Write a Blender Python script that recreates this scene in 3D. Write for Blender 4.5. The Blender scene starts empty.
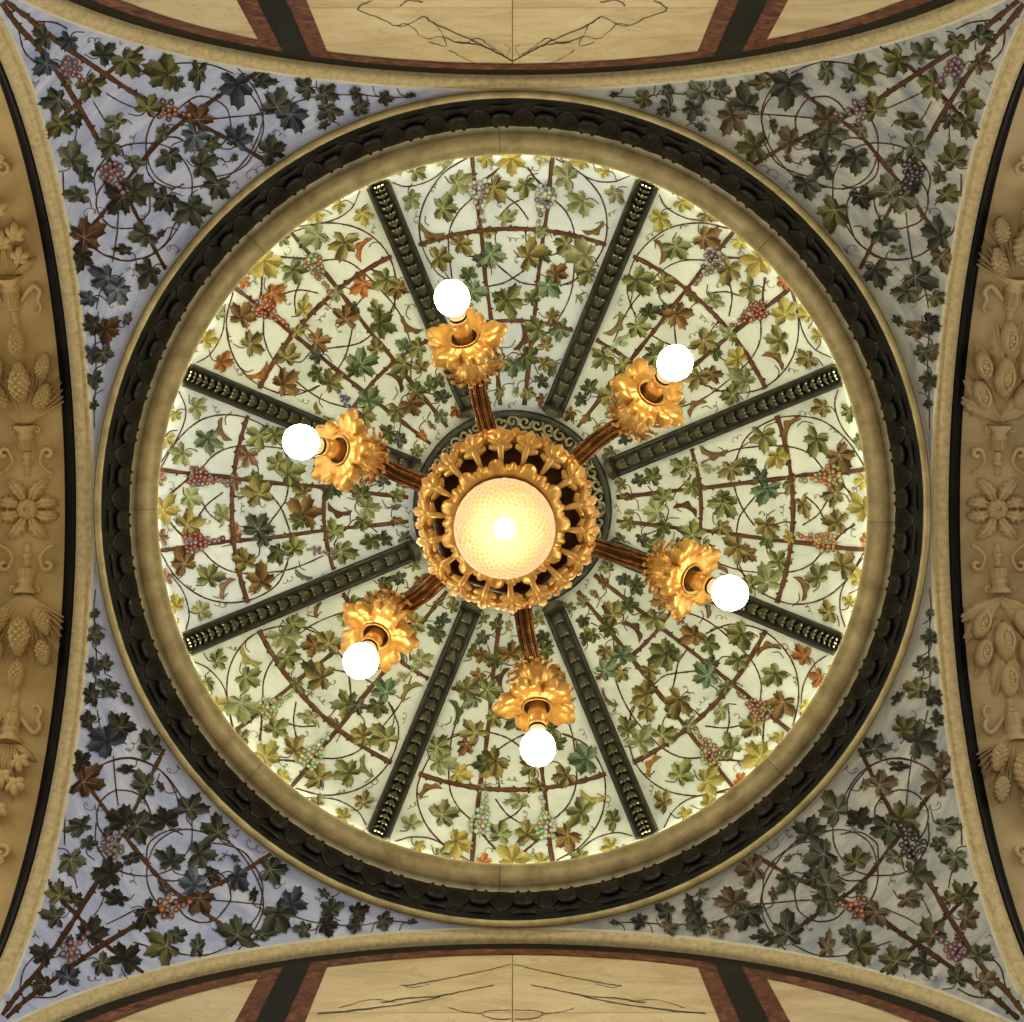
import bpy, math, random
from mathutils import Vector, Matrix
PI = math.pi
sin, cos, rad = math.sin, math.cos, math.radians
C = bpy.context.scene.collection
RNG = random.Random(7)

# ------------------------------------------------------------------ measures
F = 1684.0            # focal length in pixels
CX, CY = 512.4, 509.3  # foot of the dome's axis in the photograph
CAMZ = 1.6            # eye height
A = 1.6               # half side of the bay, radius of its four arches
HS = 4.8              # springing height of the arches above the eye
RS = A * math.sqrt(2)  # radius of the pendentives' sphere
RD, HD = 1.440, 6.760   # dome radius and springing height above the eye


def V(x, y, h):
    return Vector((x, y, h + CAMZ))


# ------------------------------------------------------------------ materials
def lin(c):
    return tuple(((v / 255) / 12.92 if v / 255 <= .04045 else ((v / 255 + .055) / 1.055) ** 2.4) for v in c)


def nodes(name):
    m = bpy.data.materials.new(name)
    m.use_nodes = True
    nt = m.node_tree
    b = nt.nodes['Principled BSDF']
    return m, nt, b


def ramp(nt, fac, stops):
    r = nt.nodes.new('ShaderNodeValToRGB')
    el = r.color_ramp.elements
    while len(el) < len(stops):
        el.new(.5)
    for e, (p, c) in zip(el, stops):
        e.position = p
        e.color = (*lin(c), 1)
    nt.links.new(fac, r.inputs[0])
    return r.outputs[0]


def noise(nt, scale, detail=4, rough=.6, stretch=(1, 1, 1), distort=0.0):
    tc = nt.nodes.new('ShaderNodeTexCoord')
    mp = nt.nodes.new('ShaderNodeMapping')
    mp.inputs['Scale'].default_value = stretch
    n = nt.nodes.new('ShaderNodeTexNoise')
    n.inputs['Scale'].default_value = scale
    n.inputs['Detail'].default_value = detail
    n.inputs['Roughness'].default_value = rough
    n.inputs['Distortion'].default_value = distort
    nt.links.new(tc.outputs['Object'], mp.inputs[0])
    nt.links.new(mp.outputs[0], n.inputs['Vector'])
    return n.outputs['Fac']


def bump(nt, b, fac, strength=.2, dist=.01):
    bp = nt.nodes.new('ShaderNodeBump')
    bp.inputs['Strength'].default_value = strength
    bp.inputs['Distance'].default_value = dist
    nt.links.new(fac, bp.inputs['Height'])
    nt.links.new(bp.outputs[0], b.inputs['Normal'])


def mat_noise(name, stops, scale, rough=.7, detail=5, stretch=(1, 1, 1), distort=0.0, bmp=0, metal=0, spec=.4):
    m, nt, b = nodes(name)
    n = noise(nt, scale, detail, .6, stretch, distort)
    nt.links.new(ramp(nt, n, stops), b.inputs['Base Color'])
    b.inputs['Roughness'].default_value = rough
    b.inputs['Metallic'].default_value = metal
    b.inputs['Specular IOR Level'].default_value = spec
    if bmp:
        bump(nt, b, n, bmp)
    return m


def mat_paint(name):
    m, nt, b = nodes(name)
    a = nt.nodes.new('ShaderNodeVertexColor')
    a.layer_name = 'Col'
    n = noise(nt, 60, 5, .7)
    br = nt.nodes.new('ShaderNodeMapRange')
    br.inputs[1].default_value, br.inputs[2].default_value = .28, .72
    br.inputs[3].default_value, br.inputs[4].default_value = .50, 1.28
    nt.links.new(n, br.inputs[0])
    mx = nt.nodes.new('ShaderNodeVectorMath')
    mx.operation = 'SCALE'
    nt.links.new(a.outputs[0], mx.inputs[0])
    nt.links.new(br.outputs[0], mx.inputs['Scale'])
    nt.links.new(mx.outputs[0], b.inputs['Base Color'])
    b.inputs['Roughness'].default_value = .75
    b.inputs['Specular IOR Level'].default_value = .15
    return m


def mat_emit(name, col, strength):
    m, nt, b = nodes(name)
    b.inputs['Base Color'].default_value = (1, 1, 1, 1)
    b.inputs['Emission Color'].default_value = (*col, 1)
    b.inputs['Emission Strength'].default_value = strength
    return m


def mat_sky(name, stops, stretch, scale, rot=0):
    """brushed sky-blue paint of a pendentive"""
    m, nt, b = nodes(name)
    n = noise(nt, scale, 6, .65, stretch, .6)
    nt.links.new(ramp(nt, n, stops), b.inputs['Base Color'])
    b.inputs['Roughness'].default_value = .8
    b.inputs['Specular IOR Level'].default_value = .15
    return m


M_PAINT = mat_paint('vine_paint')
M_GROUND = mat_noise('dome_ground', [(.3, (176, 184, 176)), (.5, (204, 209, 199)), (.72, (220, 222, 210))], 2.2, .8, 6, spec=.15)
M_GROUND_BLUE = mat_noise('dome_ground_bluish', [(.3, (170, 180, 192)), (.5, (198, 205, 210)), (.72, (218, 221, 219))], 2.2, .8, 6, spec=.15)
M_SKY_BLUE = mat_sky('pendentive_blue', [(.25, (134, 148, 190)), (.5, (174, 184, 216)), (.72, (206, 212, 228))], (1, 1, 3), 4.5)
M_SKY_GREY = mat_sky('pendentive_grey', [(.25, (108, 122, 142)), (.45, (156, 161, 160)), (.7, (202, 200, 186))], (1, 1, 3), 4.5)
M_STONE = mat_noise('olive_limestone', [(.3, (140, 126, 88)), (.5, (174, 158, 112)), (.75, (204, 188, 142))], 12, .75, 9, bmp=.3)
M_CREAM = mat_noise('cream_stone', [(.3, (168, 150, 106)), (.55, (196, 178, 132)), (.8, (212, 196, 152))], 48, .7, 8, bmp=.3)
M_WHITE = mat_noise('whitewash', [(.3, (190, 186, 166)), (.7, (212, 208, 190))], 8, .8)
M_DARK = mat_noise('dark_carved_wood', [(.3, (7, 5, 5)), (.6, (15, 12, 10)), (.8, (28, 21, 17))], 18, .42, 5, spec=.22)
M_BLACK = mat_noise('shadow_black_moulding', [(.4, (3, 3, 4)), (.8, (7, 7, 9))], 8, .45, spec=.1)
M_BRONZE = mat_noise('green_black_bronze', [(.3, (40, 40, 30)), (.55, (68, 66, 48)), (.8, (112, 104, 76))], 30, .5, 6, metal=.2, spec=.45)
M_BRONZE_L = mat_noise('highlight_bronze', [(.3, (98, 94, 70)), (.55, (136, 128, 96)), (.8, (176, 164, 126))], 30, .4, 6, metal=.3, spec=.5)  # pale bronze: tan highlights of scrolls and husks put into the colour
M_BRONZE_D = mat_noise('dark_bronze', [(.3, (28, 28, 22)), (.6, (48, 47, 36)), (.8, (78, 74, 54))], 22, .5, 5, metal=.2, spec=.4)
M_RELIEF_L = mat_noise('ochre_stucco', [(.3, (184, 156, 100)), (.55, (206, 178, 118)), (.8, (220, 192, 134))], 5, .7, 6, spec=.25)
M_RELIEF_R = mat_noise('buff_stucco', [(.3, (174, 152, 110)), (.55, (198, 176, 132)), (.8, (214, 192, 148))], 5, .7, 6, spec=.25)
M_GOLD = mat_noise('satin_gilding', [(.3, (200, 146, 66)), (.6, (228, 178, 94)), (.85, (242, 202, 126))], 25, .32, 4, metal=.6, bmp=.1)
M_GOLD_D = mat_noise('antique_gilding', [(.3, (150, 98, 40)), (.55, (206, 146, 66)), (.8, (236, 186, 104))], 22, .3, 5, metal=.8, bmp=.12)
M_ARM = mat_noise('brown_bronze', [(.3, (70, 44, 22)), (.55, (136, 90, 44)), (.8, (204, 152, 88))], 26, .24, 5, metal=.9, bmp=.1)
M_SHADOWY = mat_noise('shadowy_bronze', [(.3, (48, 34, 22)), (.7, (96, 66, 34))], 20, .4, 4, metal=.85)
M_CERAMIC = mat_noise('ivory_collar', [(.3, (226, 206, 160)), (.7, (240, 224, 184))], 12, .4)
M_RED = mat_noise('red_marble', [(.32, (34, 19, 13)), (.44, (82, 46, 30)), (.56, (116, 68, 46)), (.75, (158, 108, 80))], 16, .42, 10, distort=1.6, spec=.25)
M_BLACKM = mat_noise('black_marble', [(.45, (5, 4, 4)), (.62, (14, 12, 11)), (.8, (52, 46, 38))], 9, .45, 8, distort=.8, spec=.2)
M_JOINT = mat_noise('vein_grey', [(.3, (52, 48, 40)), (.7, (90, 82, 66))], 30, .5)


def mat_marble():
    m, nt, b = nodes('cream_marble')
    n = noise(nt, 2.2, 8, .6, (1, 1, 2.2), .8)
    base = ramp(nt, n, [(.3, (190, 166, 122)), (.5, (216, 194, 150)), (.75, (230, 212, 174))])
    n2 = noise(nt, 3.0, 7, .55, (1, 1, 1.8), 1.6)
    vein = ramp(nt, n2, [(.485, (255, 255, 255)), (.5, (150, 138, 120)), (.515, (255, 255, 255))])
    mx = nt.nodes.new('ShaderNodeMix')
    mx.data_type = 'RGBA'
    mx.blend_type = 'MULTIPLY'
    mx.inputs[0].default_value = .3
    nt.links.new(base, mx.inputs[6])
    nt.links.new(vein, mx.inputs[7])
    nt.links.new(mx.outputs[2], b.inputs['Base Color'])
    b.inputs['Roughness'].default_value = .35
    return m


M_MARBLE = mat_marble()


def mat_shade(name, col, clear):
    m, nt, b = nodes(name)
    nt.nodes.remove(b)
    out = nt.nodes['Material Output']
    tr = nt.nodes.new('ShaderNodeBsdfTranslucent')
    tr.inputs[0].default_value = (*lin(col), 1)
    tp = nt.nodes.new('ShaderNodeBsdfTransparent')
    tp.inputs[0].default_value = (*lin(col), 1)
    gl = nt.nodes.new('ShaderNodeBsdfGlossy')
    gl.inputs['Roughness'].default_value = .12
    m1 = nt.nodes.new('ShaderNodeMixShader')
    m1.inputs[0].default_value = clear
    m2 = nt.nodes.new('ShaderNodeMixShader')
    m2.inputs[0].default_value = .1
    nt.links.new(tr.outputs[0], m1.inputs[1])
    nt.links.new(tp.outputs[0], m1.inputs[2])
    nt.links.new(m1.outputs[0], m2.inputs[1])
    nt.links.new(gl.outputs[0], m2.inputs[2])
    nt.links.new(m2.outputs[0], out.inputs[0])
    return m


M_GLASS = mat_shade('amber_cut_glass', (238, 218, 160), .10)
M_GLASS_RIDGE = mat_shade('clear_glass_ridge', (255, 252, 240), .22)
M_BULB = mat_emit('lit_bulb', (1.0, .84, .60), 22.0)
M_INNER = mat_emit('lit_inner_bulb', (1.0, .92, .74), 13.0)
M_COVE = mat_emit('cove_lamp', (1.0, .95, .66), 165.0)


# ------------------------------------------------------------------ mesh building
class MB:
    def __init__(s):
        s.v, s.f, s.mi, s.sm, s.c = [], [], [], [], []

    def add(s, p, col=None):
        s.v.append(Vector(p))
        s.c.append(col)
        return len(s.v) - 1

    def face(s, idx, mi=0, smooth=True):
        s.f.append(tuple(idx))
        s.mi.append(mi)
        s.sm.append(smooth)

    def grid(s, rows, mi=0, closed_u=False, closed_v=False, smooth=True):
        """rows: list of lists of points"""
        ids = [[s.add(p) for p in r] for r in rows]
        nu, nv = len(ids), len(ids[0])
        for i in range(nu if closed_u else nu - 1):
            for j in range(nv if closed_v else nv - 1):
                a, b = ids[i], ids[(i + 1) % nu]
                s.face((a[j], a[(j + 1) % nv], b[(j + 1) % nv], b[j]), mi, smooth)
        return ids

    def lathe(s, prof, fr, seg=24, mi=0, rmod=None, smooth=True):
        """prof: (radius, along); fr: Matrix whose z is the axis"""
        rows = []
        for r, z in prof:
            row = []
            for k in range(seg):
                p = 2 * PI * k / seg
                q = r * (rmod(p, z) if rmod else 1)
                row.append(fr @ Vector((q * cos(p), q * sin(p), z)))
            rows.append(row)
        return s.grid(rows, mi, False, True, smooth)

    def tube(s, pts, radii, seg=8, mi=0, flat=1.0, up=Vector((0, 0, 1)), rmod=None, cap=True):
        n = len(pts)
        rows = []
        for i, p in enumerate(pts):
            t = (pts[min(i + 1, n - 1)] - pts[max(i - 1, 0)]).normalized()
            a = up.cross(t)
            if a.length < 1e-4:
                a = Vector((1, 0, 0)).cross(t)
            a.normalize()
            b = t.cross(a)
            r = radii[i] if isinstance(radii, (list, tuple)) else radii
            rows.append([p + (a * cos(2 * PI * k / seg) + b * sin(2 * PI * k / seg) * flat) * r *
                         (rmod(2 * PI * k / seg) if rmod else 1) for k in range(seg)])
        ids = s.grid(rows, mi, False, True)
        if cap:
            s.face(ids[0][::-1], mi)
            s.face(ids[-1], mi)

    def blob(s, fr, a, b, c, nu=12, nv=8, mi=0, mod=None):
        """ellipsoid with semi axes a, b, c in the frame fr"""
        rows = []
        for i in range(nv + 1):
            th = PI * i / nv
            row = []
            for k in range(nu):
                p = 2 * PI * k / nu
                q = mod(i, k) if mod else 1
                row.append(fr @ Vector((a * cos(th), b * sin(th) * cos(p) * q, c * sin(th) * sin(p) * q)))
            rows.append(row)
        s.grid(rows, mi, False, True)


def catmull(pts, n=8):
    if len(pts) < 3:
        return [Vector(p) for p in pts]
    P = [Vector(p) for p in pts]
    P = [P[0] * 2 - P[1]] + P + [P[-1] * 2 - P[-2]]
    out = []
    for i in range(1, len(P) - 2):
        for k in range(n):
            t = k / n
            a, b, c, d = P[i - 1], P[i], P[i + 1], P[i + 2]
            out.append(.5 * (2 * b + (c - a) * t + (2 * a - 5 * b + 4 * c - d) * t * t + (3 * b - a - 3 * c + d) * t ** 3))
    out.append(P[-2])
    return out


def wloc(o):
    l = Vector(o.location)
    return l + wloc(o.parent) if o.parent else l


def obj(name, mb, mats, parent=None, origin=None, kind=None):
    lo = Vector((min(p[i] for p in mb.v) for i in range(3)))
    hi = Vector((max(p[i] for p in mb.v) for i in range(3)))
    o0 = Vector(origin) if origin is not None else (lo + hi) / 2
    me = bpy.data.meshes.new(name)
    me.from_pydata([p - o0 for p in mb.v], [], mb.f)
    for m in (mats if isinstance(mats, (list, tuple)) else [mats]):
        me.materials.append(m)
    me.polygons.foreach_set('material_index', mb.mi)
    me.polygons.foreach_set('use_smooth', mb.sm)
    if any(c is not None for c in mb.c):
        at = me.color_attributes.new('Col', 'FLOAT_COLOR', 'POINT')
        buf = []
        for c in mb.c:
            buf += list(c if c is not None else (.5, .5, .5)) + [1]
        at.data.foreach_set('color', buf)
    me.update()
    o = bpy.data.objects.new(name, me)
    C.objects.link(o)
    if parent:
        o.parent = parent
        o.location = o0 - wloc(parent)
    else:
        o.location = o0
    if kind:
        o['kind'] = kind
    return o


def empty(name, loc):
    o = bpy.data.objects.new(name, None)
    o.empty_display_size = .1
    o.location = loc
    C.objects.link(o)
    return o


def tag(o, label, cat, group=None):
    o['label'] = label
    o['category'] = cat
    o['kind'] = 'thing'
    if group:
        o['group'] = group
    return o


# ------------------------------------------------------------------ surfaces the painters worked on
def dome_pt(u, v, off=0.0):
    """point of the dome seen along the direction (u, v, F)"""
    rho, ang = math.hypot(u, v), math.atan2(v, u)
    lo, hi = 0.0, PI / 2
    for _ in range(40):
        m = (lo + hi) / 2
        if F * RD * cos(m) / (HD + RD * sin(m)) > rho:
            lo = m
        else:
            hi = m
    r = (RD - off)
    return V(r * cos(lo) * cos(ang), r * cos(lo) * sin(ang), HD + r * sin(lo))


def dome_polar(phi, ang, off=0.0):
    r = RD - off
    return V(r * cos(phi) * cos(ang), r * cos(phi) * sin(ang), HD + r * sin(phi))


def dome_phi(rho):
    lo, hi = 0.0, PI / 2
    for _ in range(40):
        m = (lo + hi) / 2
        if F * RD * cos(m) / (HD + RD * sin(m)) > rho:
            lo = m
        else:
            hi = m
    return lo


def pend_pt(u, v, off=0.0):
    d = Vector((u / F, v / F, 1))
    R = RS - off
    a = d.dot(d)
    b = -2 * HS
    c = HS * HS - R * R
    q = b * b - 4 * a * c
    if q < 0:
        return None
    t = (-b + math.sqrt(q)) / (2 * a)
    p = d * t
    return V(p.x, p.y, p.z)


def pend_ok(p):
    return p is not None and abs(p.x) < A - .004 and abs(p.y) < A - .004 and math.hypot(p.x, p.y) > 1.588


hm = HD + RD * sin(dome_phi(98))
R98 = 98 * (hm - .03) / F
PHI_HUB = math.acos((R98 + .010) / RD)


# ------------------------------------------------------------------ painted vine: leaves, stems, grapes
def mixc(a, b, t):
    return tuple(a[i] * (1 - t) + b[i] * t for i in range(3))


PALS = {  # light tone, dark tone
    'g': ((148, 148, 96), (56, 58, 28)), 'G': ((98, 104, 58), (40, 42, 20)), 'b': ((142, 112, 66), (58, 38, 18)),
    'o': ((182, 122, 66), (104, 54, 24)), 'y': ((186, 174, 98), (112, 98, 42)), 'p': ((164, 166, 124), (94, 98, 64)),
    't': ((126, 142, 110), (48, 64, 42)), 's': ((112, 120, 132), (44, 50, 64)), 'd': ((88, 92, 74), (30, 32, 26)),
    'l': ((158, 146, 90), (66, 56, 26)), 'k': ((62, 58, 44), (22, 20, 14)), 'm': ((158, 128, 104), (84, 56, 42)),
    'S': ((80, 88, 104), (28, 31, 42)), 'e': ((118, 120, 96), (50, 53, 38)), 'B': ((106, 74, 46), (38, 25, 14)),
    'w': ((180, 182, 164), (124, 128, 112)), 'n': ((122, 106, 80), (58, 48, 33)), 'O': ((118, 116, 72), (48, 46, 24)),
}
PALS = {k: (lin(a), lin(b)) for k, (a, b) in PALS.items()}
LOBES = [(0, 1.0, 36), (60, .90, 34), (-60, .90, 34), (122, .70, 36), (-122, .70, 36)]


def leaf_r(th, lj=(1, 1, 1, 1, 1), cut=.5):
    best, side, li = .2, 0, 0
    for i, (a, L, w) in enumerate(LOBES):
        L = L * lj[i]
        d = (th - a + 180) % 360 - 180
        x = abs(d) / w
        if x < 1.25:
            r = L * (1 - cut * x ** 1.9)
            if r > best:
                best, side, li = r, d / w, i
    return best, side, li


def add_faces(mb, mp, ok, pts2, cols, faces, off):
    ids = []
    for (x, y), c in zip(pts2, cols):
        p = mp(x, y, off)
        ids.append((mb.add(p, c) if p is not None else None, p))
    good = [i is not None and (ok is None or ok(p)) for i, p in ids]
    for f in faces:
        if all(good[k] for k in f):
            mb.face([ids[k][0] for k in f])


def leaf(mb, mp, ok, x, y, size, ang, pal, off, rng, squash=1.0):
    L, D = PALS[pal]
    j = rng.uniform(.8, 1.15)
    L = tuple(min(1, c * j * rng.uniform(.95, 1.05)) for c in L)
    D = tuple(c * j for c in D)
    R = size * .60
    ca, sa = cos(ang), sin(ang)
    bx, by = x - ca * R * .22, y - sa * R * .22
    N = 60
    flip = rng.choice((-1, 1))
    skew = rng.uniform(-.2, .2)
    lj = [rng.uniform(.82, 1.14) for _ in range(5)]
    cut = rng.uniform(.40, .62)
    patch = rng.uniform(0, 6.28)

    def pos(r, th):
        a = r * R * cos(th)
        b = r * R * sin(th) * squash
        a += skew * b
        return bx + a * ca - b * sa, by + a * sa + b * ca
    pts, cols, faces = [(bx, by)], [mixc(D, L, .35)], []
    for k in range(N):
        th = 360 * k / N - 180
        r, side, li = leaf_r(th, lj, cut)
        tooth = 1 + (.10 if k % 3 == 0 else -.05) + rng.uniform(-.05, .05)
        for t in (.45, .8, 1.0):
            pts.append(pos(r * t * (tooth if t == 1 else 1), rad(th)))
            f = .5 + .5 * max(-1, min(1, side * 2.0)) * flip
            f = f * (.5 + .5 * t) + rng.uniform(-.13, .13) + .16 * sin(rad(th) + patch)
            if t == 1:
                f -= .12
            cols.append(mixc(D, L, max(0, min(1, f))))
    for k in range(N):
        a, b = 1 + 3 * k, 1 + 3 * ((k + 1) % N)
        faces.append((0, a, b))
        faces.append((a, a + 1, b + 1, b))
        faces.append((a + 1, a + 2, b + 2, b + 1))
    add_faces(mb, mp, ok, pts, cols, faces, off)
    vc = mixc(L, (1, .95, .7), .10) if rng.random() < .5 else mixc(D, (0, 0, 0), .35)
    w = R * .026
    for a, l, _ in LOBES:
        t = rad(a)
        q0, q1 = pos(0, 0), pos(l * .82, t)
        dx, dy = q1[0] - q0[0], q1[1] - q0[1]
        d = math.hypot(dx, dy) or 1
        nx, ny = -dy / d * w, dx / d * w
        add_faces(mb, mp, ok, [(q0[0] + nx, q0[1] + ny), (q0[0] - nx, q0[1] - ny), q1], [vc] * 3, [(0, 1, 2)], off + .00025)


def curl(mb, mp, ok, x, y, size, ang, pal, off, rng):
    """a leaf seen edge on, rolled into a crescent"""
    L, D = PALS[pal]
    n = 14
    bend = rng.choice((-1, 1)) * 1.3
    pts, cols, faces = [], [], []
    for i in range(n + 1):
        t = i / n
        a = ang + bend * (t - .5)
        px = x + size * (t - .5) * cos(ang) + sin(ang) * bend * size * .16 * (1 - (2 * t - 1) ** 2)
        py = y + size * (t - .5) * sin(ang) - cos(ang) * bend * size * .16 * (1 - (2 * t - 1) ** 2)
        w = size * .26 * sin(PI * min(1, t * .92 + .05)) ** .8 * (1 + .28 * sin(t * 17)) * (-1 if bend > 0 else 1)
        for q in (0, .5, 1):
            pts.append((px - sin(a) * w * q, py + cos(a) * w * q))
            cols.append(mixc(D, L, (.1, .75, .35)[int(q * 2)] * (.6 + .4 * rng.random())))
    for i in range(n):
        for q in range(2):
            a = 3 * i + q
            faces.append((a, a + 1, a + 4, a + 3))
    add_faces(mb, mp, ok, pts, cols, faces, off)


def ribbon(mb, mp, ok, pts, width, col, off, rng, n=8, knots=True, taper=0.0):
    P = catmull([(p[0], p[1], 0) for p in pts], n) if len(pts) > 2 else \
        [Vector((pts[0][0] + (pts[1][0] - pts[0][0]) * i / 14, pts[0][1] + (pts[1][1] - pts[0][1]) * i / 14, 0)) for i in range(15)]
    m = len(P)
    p2, cols, faces = [], [], []
    dark = mixc(col, (0, 0, 0), .55)
    for i, p in enumerate(P):
        t = P[min(i + 1, m - 1)] - P[max(i - 1, 0)]
        t.normalize()
        w = width / 2 * (1 + (rng.uniform(-.18, .3) if knots else 0)) * (1 - taper * i / m)
        k = rng.uniform(.75, 1.2)
        for s_, c in ((-1, dark), (0, col), (1, mixc(col, dark, .45))):
            p2.append((p.x - t.y * w * s_, p.y + t.x * w * s_))
            cols.append(tuple(min(1, q * k) for q in c))
    for i in range(m - 1):
        for s_ in range(2):
            a = 3 * i + s_
            faces.append((a, a + 1, a + 4, a + 3))
    add_faces(mb, mp, ok, p2, cols, faces, off)
    if knots:   # little spurs along the cane
        for i in range(3, m - 3, 4):
            p = P[i]
            t = (P[i + 1] - P[i - 1]).normalized()
            s_ = rng.choice((-1, 1))
            q = [(p.x - t.y * s_ * width * .4, p.y + t.x * s_ * width * .4),
                 (p.x - t.y * s_ * width * 1.1 + t.x * width * .5, p.y + t.x * s_ * width * 1.1 + t.y * width * .5),
                 (p.x - t.y * s_ * width * .4 + t.x * width * .9, p.y + t.x * s_ * width * .4 + t.y * width * .9)]
            add_faces(mb, mp, ok, q, [dark] * 3, [(0, 1, 2)], off)


def tendril(mb, mp, ok, x, y, size, ang, off, rng):
    pts = []
    for i in range(22):
        t = i / 21
        a = ang + sin(t * 3) * .5
        r = size * t
        loop = size * .2 * (1 - t * .5)
        px = x + r * cos(ang) + loop * cos(t * 13)
        py = y + r * sin(ang) + loop * sin(t * 13)
        pts.append((px, py))
    ribbon(mb, mp, ok, pts, .62, lin((104, 82, 52)), off, rng, 2, False)


GRAPE = {'o': (158, 88, 50), 'r': (118, 54, 38), 'u': (70, 64, 104), 'g': (150, 158, 108), 'l': (132, 112, 58), 'w': (172, 176, 162),
         'n': (112, 96, 92), 'k': (52, 44, 42), 'v': (122, 82, 92), 'b': (112, 70, 40), 'G': (148, 144, 84)}


def berry(mb, mp, ok, x, y, r, col, off, rng):
    n = 10
    c = tuple(v * rng.uniform(.7, 1.25) for v in lin(col))
    hi, dk = mixc(c, (1, .95, .85), .35), mixc(c, (0, 0, 0), .62)
    pts, cols = [(x - r * .25, y - r * .25)], [hi]
    for q, cc in ((.62, c), (1, dk)):
        for k in range(n):
            pts.append((x + q * r * cos(2 * PI * k / n), y + q * r * sin(2 * PI * k / n)))
            cols.append(cc)
    fs = [(0, 1 + k, 1 + (k + 1) % n) for k in range(n)]
    fs += [(1 + k, 1 + n + k, 1 + n + (k + 1) % n, 1 + (k + 1) % n) for k in range(n)]
    add_faces(mb, mp, ok, pts, cols, fs, off)


def cluster(mb, mp, ok, x, y, length, wid, ang, n, r, cols, off, rng):
    """a dense bunch, broad at the stalk and pointed at the end"""
    spots = []
    rows = max(2, int(length / (r * 1.55)))
    for i in range(rows):
        t = i / (rows - 1)
        w = wid * (.55 + .45 * sin(PI * min(1, t * 1.3 + .25))) * (1 - .75 * t ** 2)
        k = max(1, int(w / (r * 1.6)))
        for q in range(k):
            spots.append((length * (t - .5) + rng.uniform(-.5, .5) * r, (q - (k - 1) / 2) * r * 1.65 + rng.uniform(-.5, .5) * r))
    rng.shuffle(spots)
    for i, (a, w) in enumerate(spots):
        berry(mb, mp, ok, x + a * cos(ang) - w * sin(ang), y + a * sin(ang) + w * cos(ang), r * rng.uniform(.85, 1.12),
              GRAPE[rng.choice(cols)], off + .00006 * i, rng)


STEM = lin((94, 62, 42))
STEM_D = lin((74, 46, 28))
THIN = lin((80, 54, 36))

# ------------------------------------------------------------------ the eight painted panels of the dome
# x, y, size, direction of the tip, colour, k: positions measured on the panel that faces +x, scale 3.785, origin (600, 380)
PANEL_LEAVES = [
    (305, 330, 104, 200, 'g', 0), (205, 360, 84, -60, 'G', 0), (150, 378, 62, 160, 'd', 0), (78, 388, 62, 190, 'g', 0), (108, 442, 62, 200, 'b', 1),
    (236, 438, 84, 250, 'g', 0), (210, 498, 100, 190, 'p', 0), (350, 410, 96, 70, 'g', 0), (433, 254, 100, 185, 'b', 2), (495, 348, 104, 100, 'g', 0),
    (562, 322, 82, -40, 'G', 0), (620, 225, 118, 95, 'g', 0), (680, 298, 96, 80, 'l', 0), (738, 186, 92, 110, 'b', 2), (815, 238, 112, 100, 'g', 0),
    (842, 110, 86, 150, 'l', 0), (950, 128, 84, 80, 'y', 0), (915, 292, 116, 60, 'b', 0), (985, 230, 70, 90, 'y', 0), (460, 482, 130, 110, 'g', 0),
    (474, 440, 66, -50, 'G', 0), (632, 424, 116, 120, 't', 0), (612, 372, 74, -60, 'd', 0), (718, 396, 84, 100, 'l', 1), (776, 476, 100, 70, 'p', 1),
    (885, 430, 112, 160, 'l', 0), (985, 488, 124, 182, 'y', 0), (888, 536, 96, 190, 'g', 0), (634, 562, 116, 60, 'l', 0), (640, 608, 70, 80, 'G', 0),
    (720, 592, 78, 260, 'p', 1), (676, 682, 98, -80, 'g', 0), (510, 634, 112, 150, 'l', 0), (568, 664, 84, 30, 'b', 0), (350, 576, 96, -80, 'g', 0),
    (322, 506, 96, 10, 'B', 2), (240, 556, 84, 120, 'G', 0), (106, 546, 62, 170, 'g', 0), (80, 604, 62, 190, 'g', 0), (160, 606, 66, 60, 'd', 0),
    (222, 612, 74, 100, 'g', 0), (300, 622, 70, 40, 'l', 0), (628, 752, 120, -95, 'p', 0), (826, 742, 116, -110, 'g', 0), (750, 796, 92, 250, 'b', 2),
    (930, 690, 116, -60, 'y', 0), (857, 874, 84, 200, 'p', 0), (985, 752, 80, -90, 'y', 0), (950, 838, 60, -80, 'y', 0), (1004, 604, 64, 190, 'o', 0),
    (996, 384, 64, 180, 'y', 0), (436, 728, 90, 170, 'b', 2), (205, 640, 66, 200, 'G', 0), (350, 660, 92, -100, 'g', 0), (470, 560, 76, 30, 'l', 0),
    (560, 770, 90, 210, 'g', 0), (980, 880, 70, 200, 'y', 0), (965, 60, 70, 160, 'y', 0), (400, 640, 74, 60, 'l', 0), (110, 500, 44, 180, 'p', 1),
]
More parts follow.
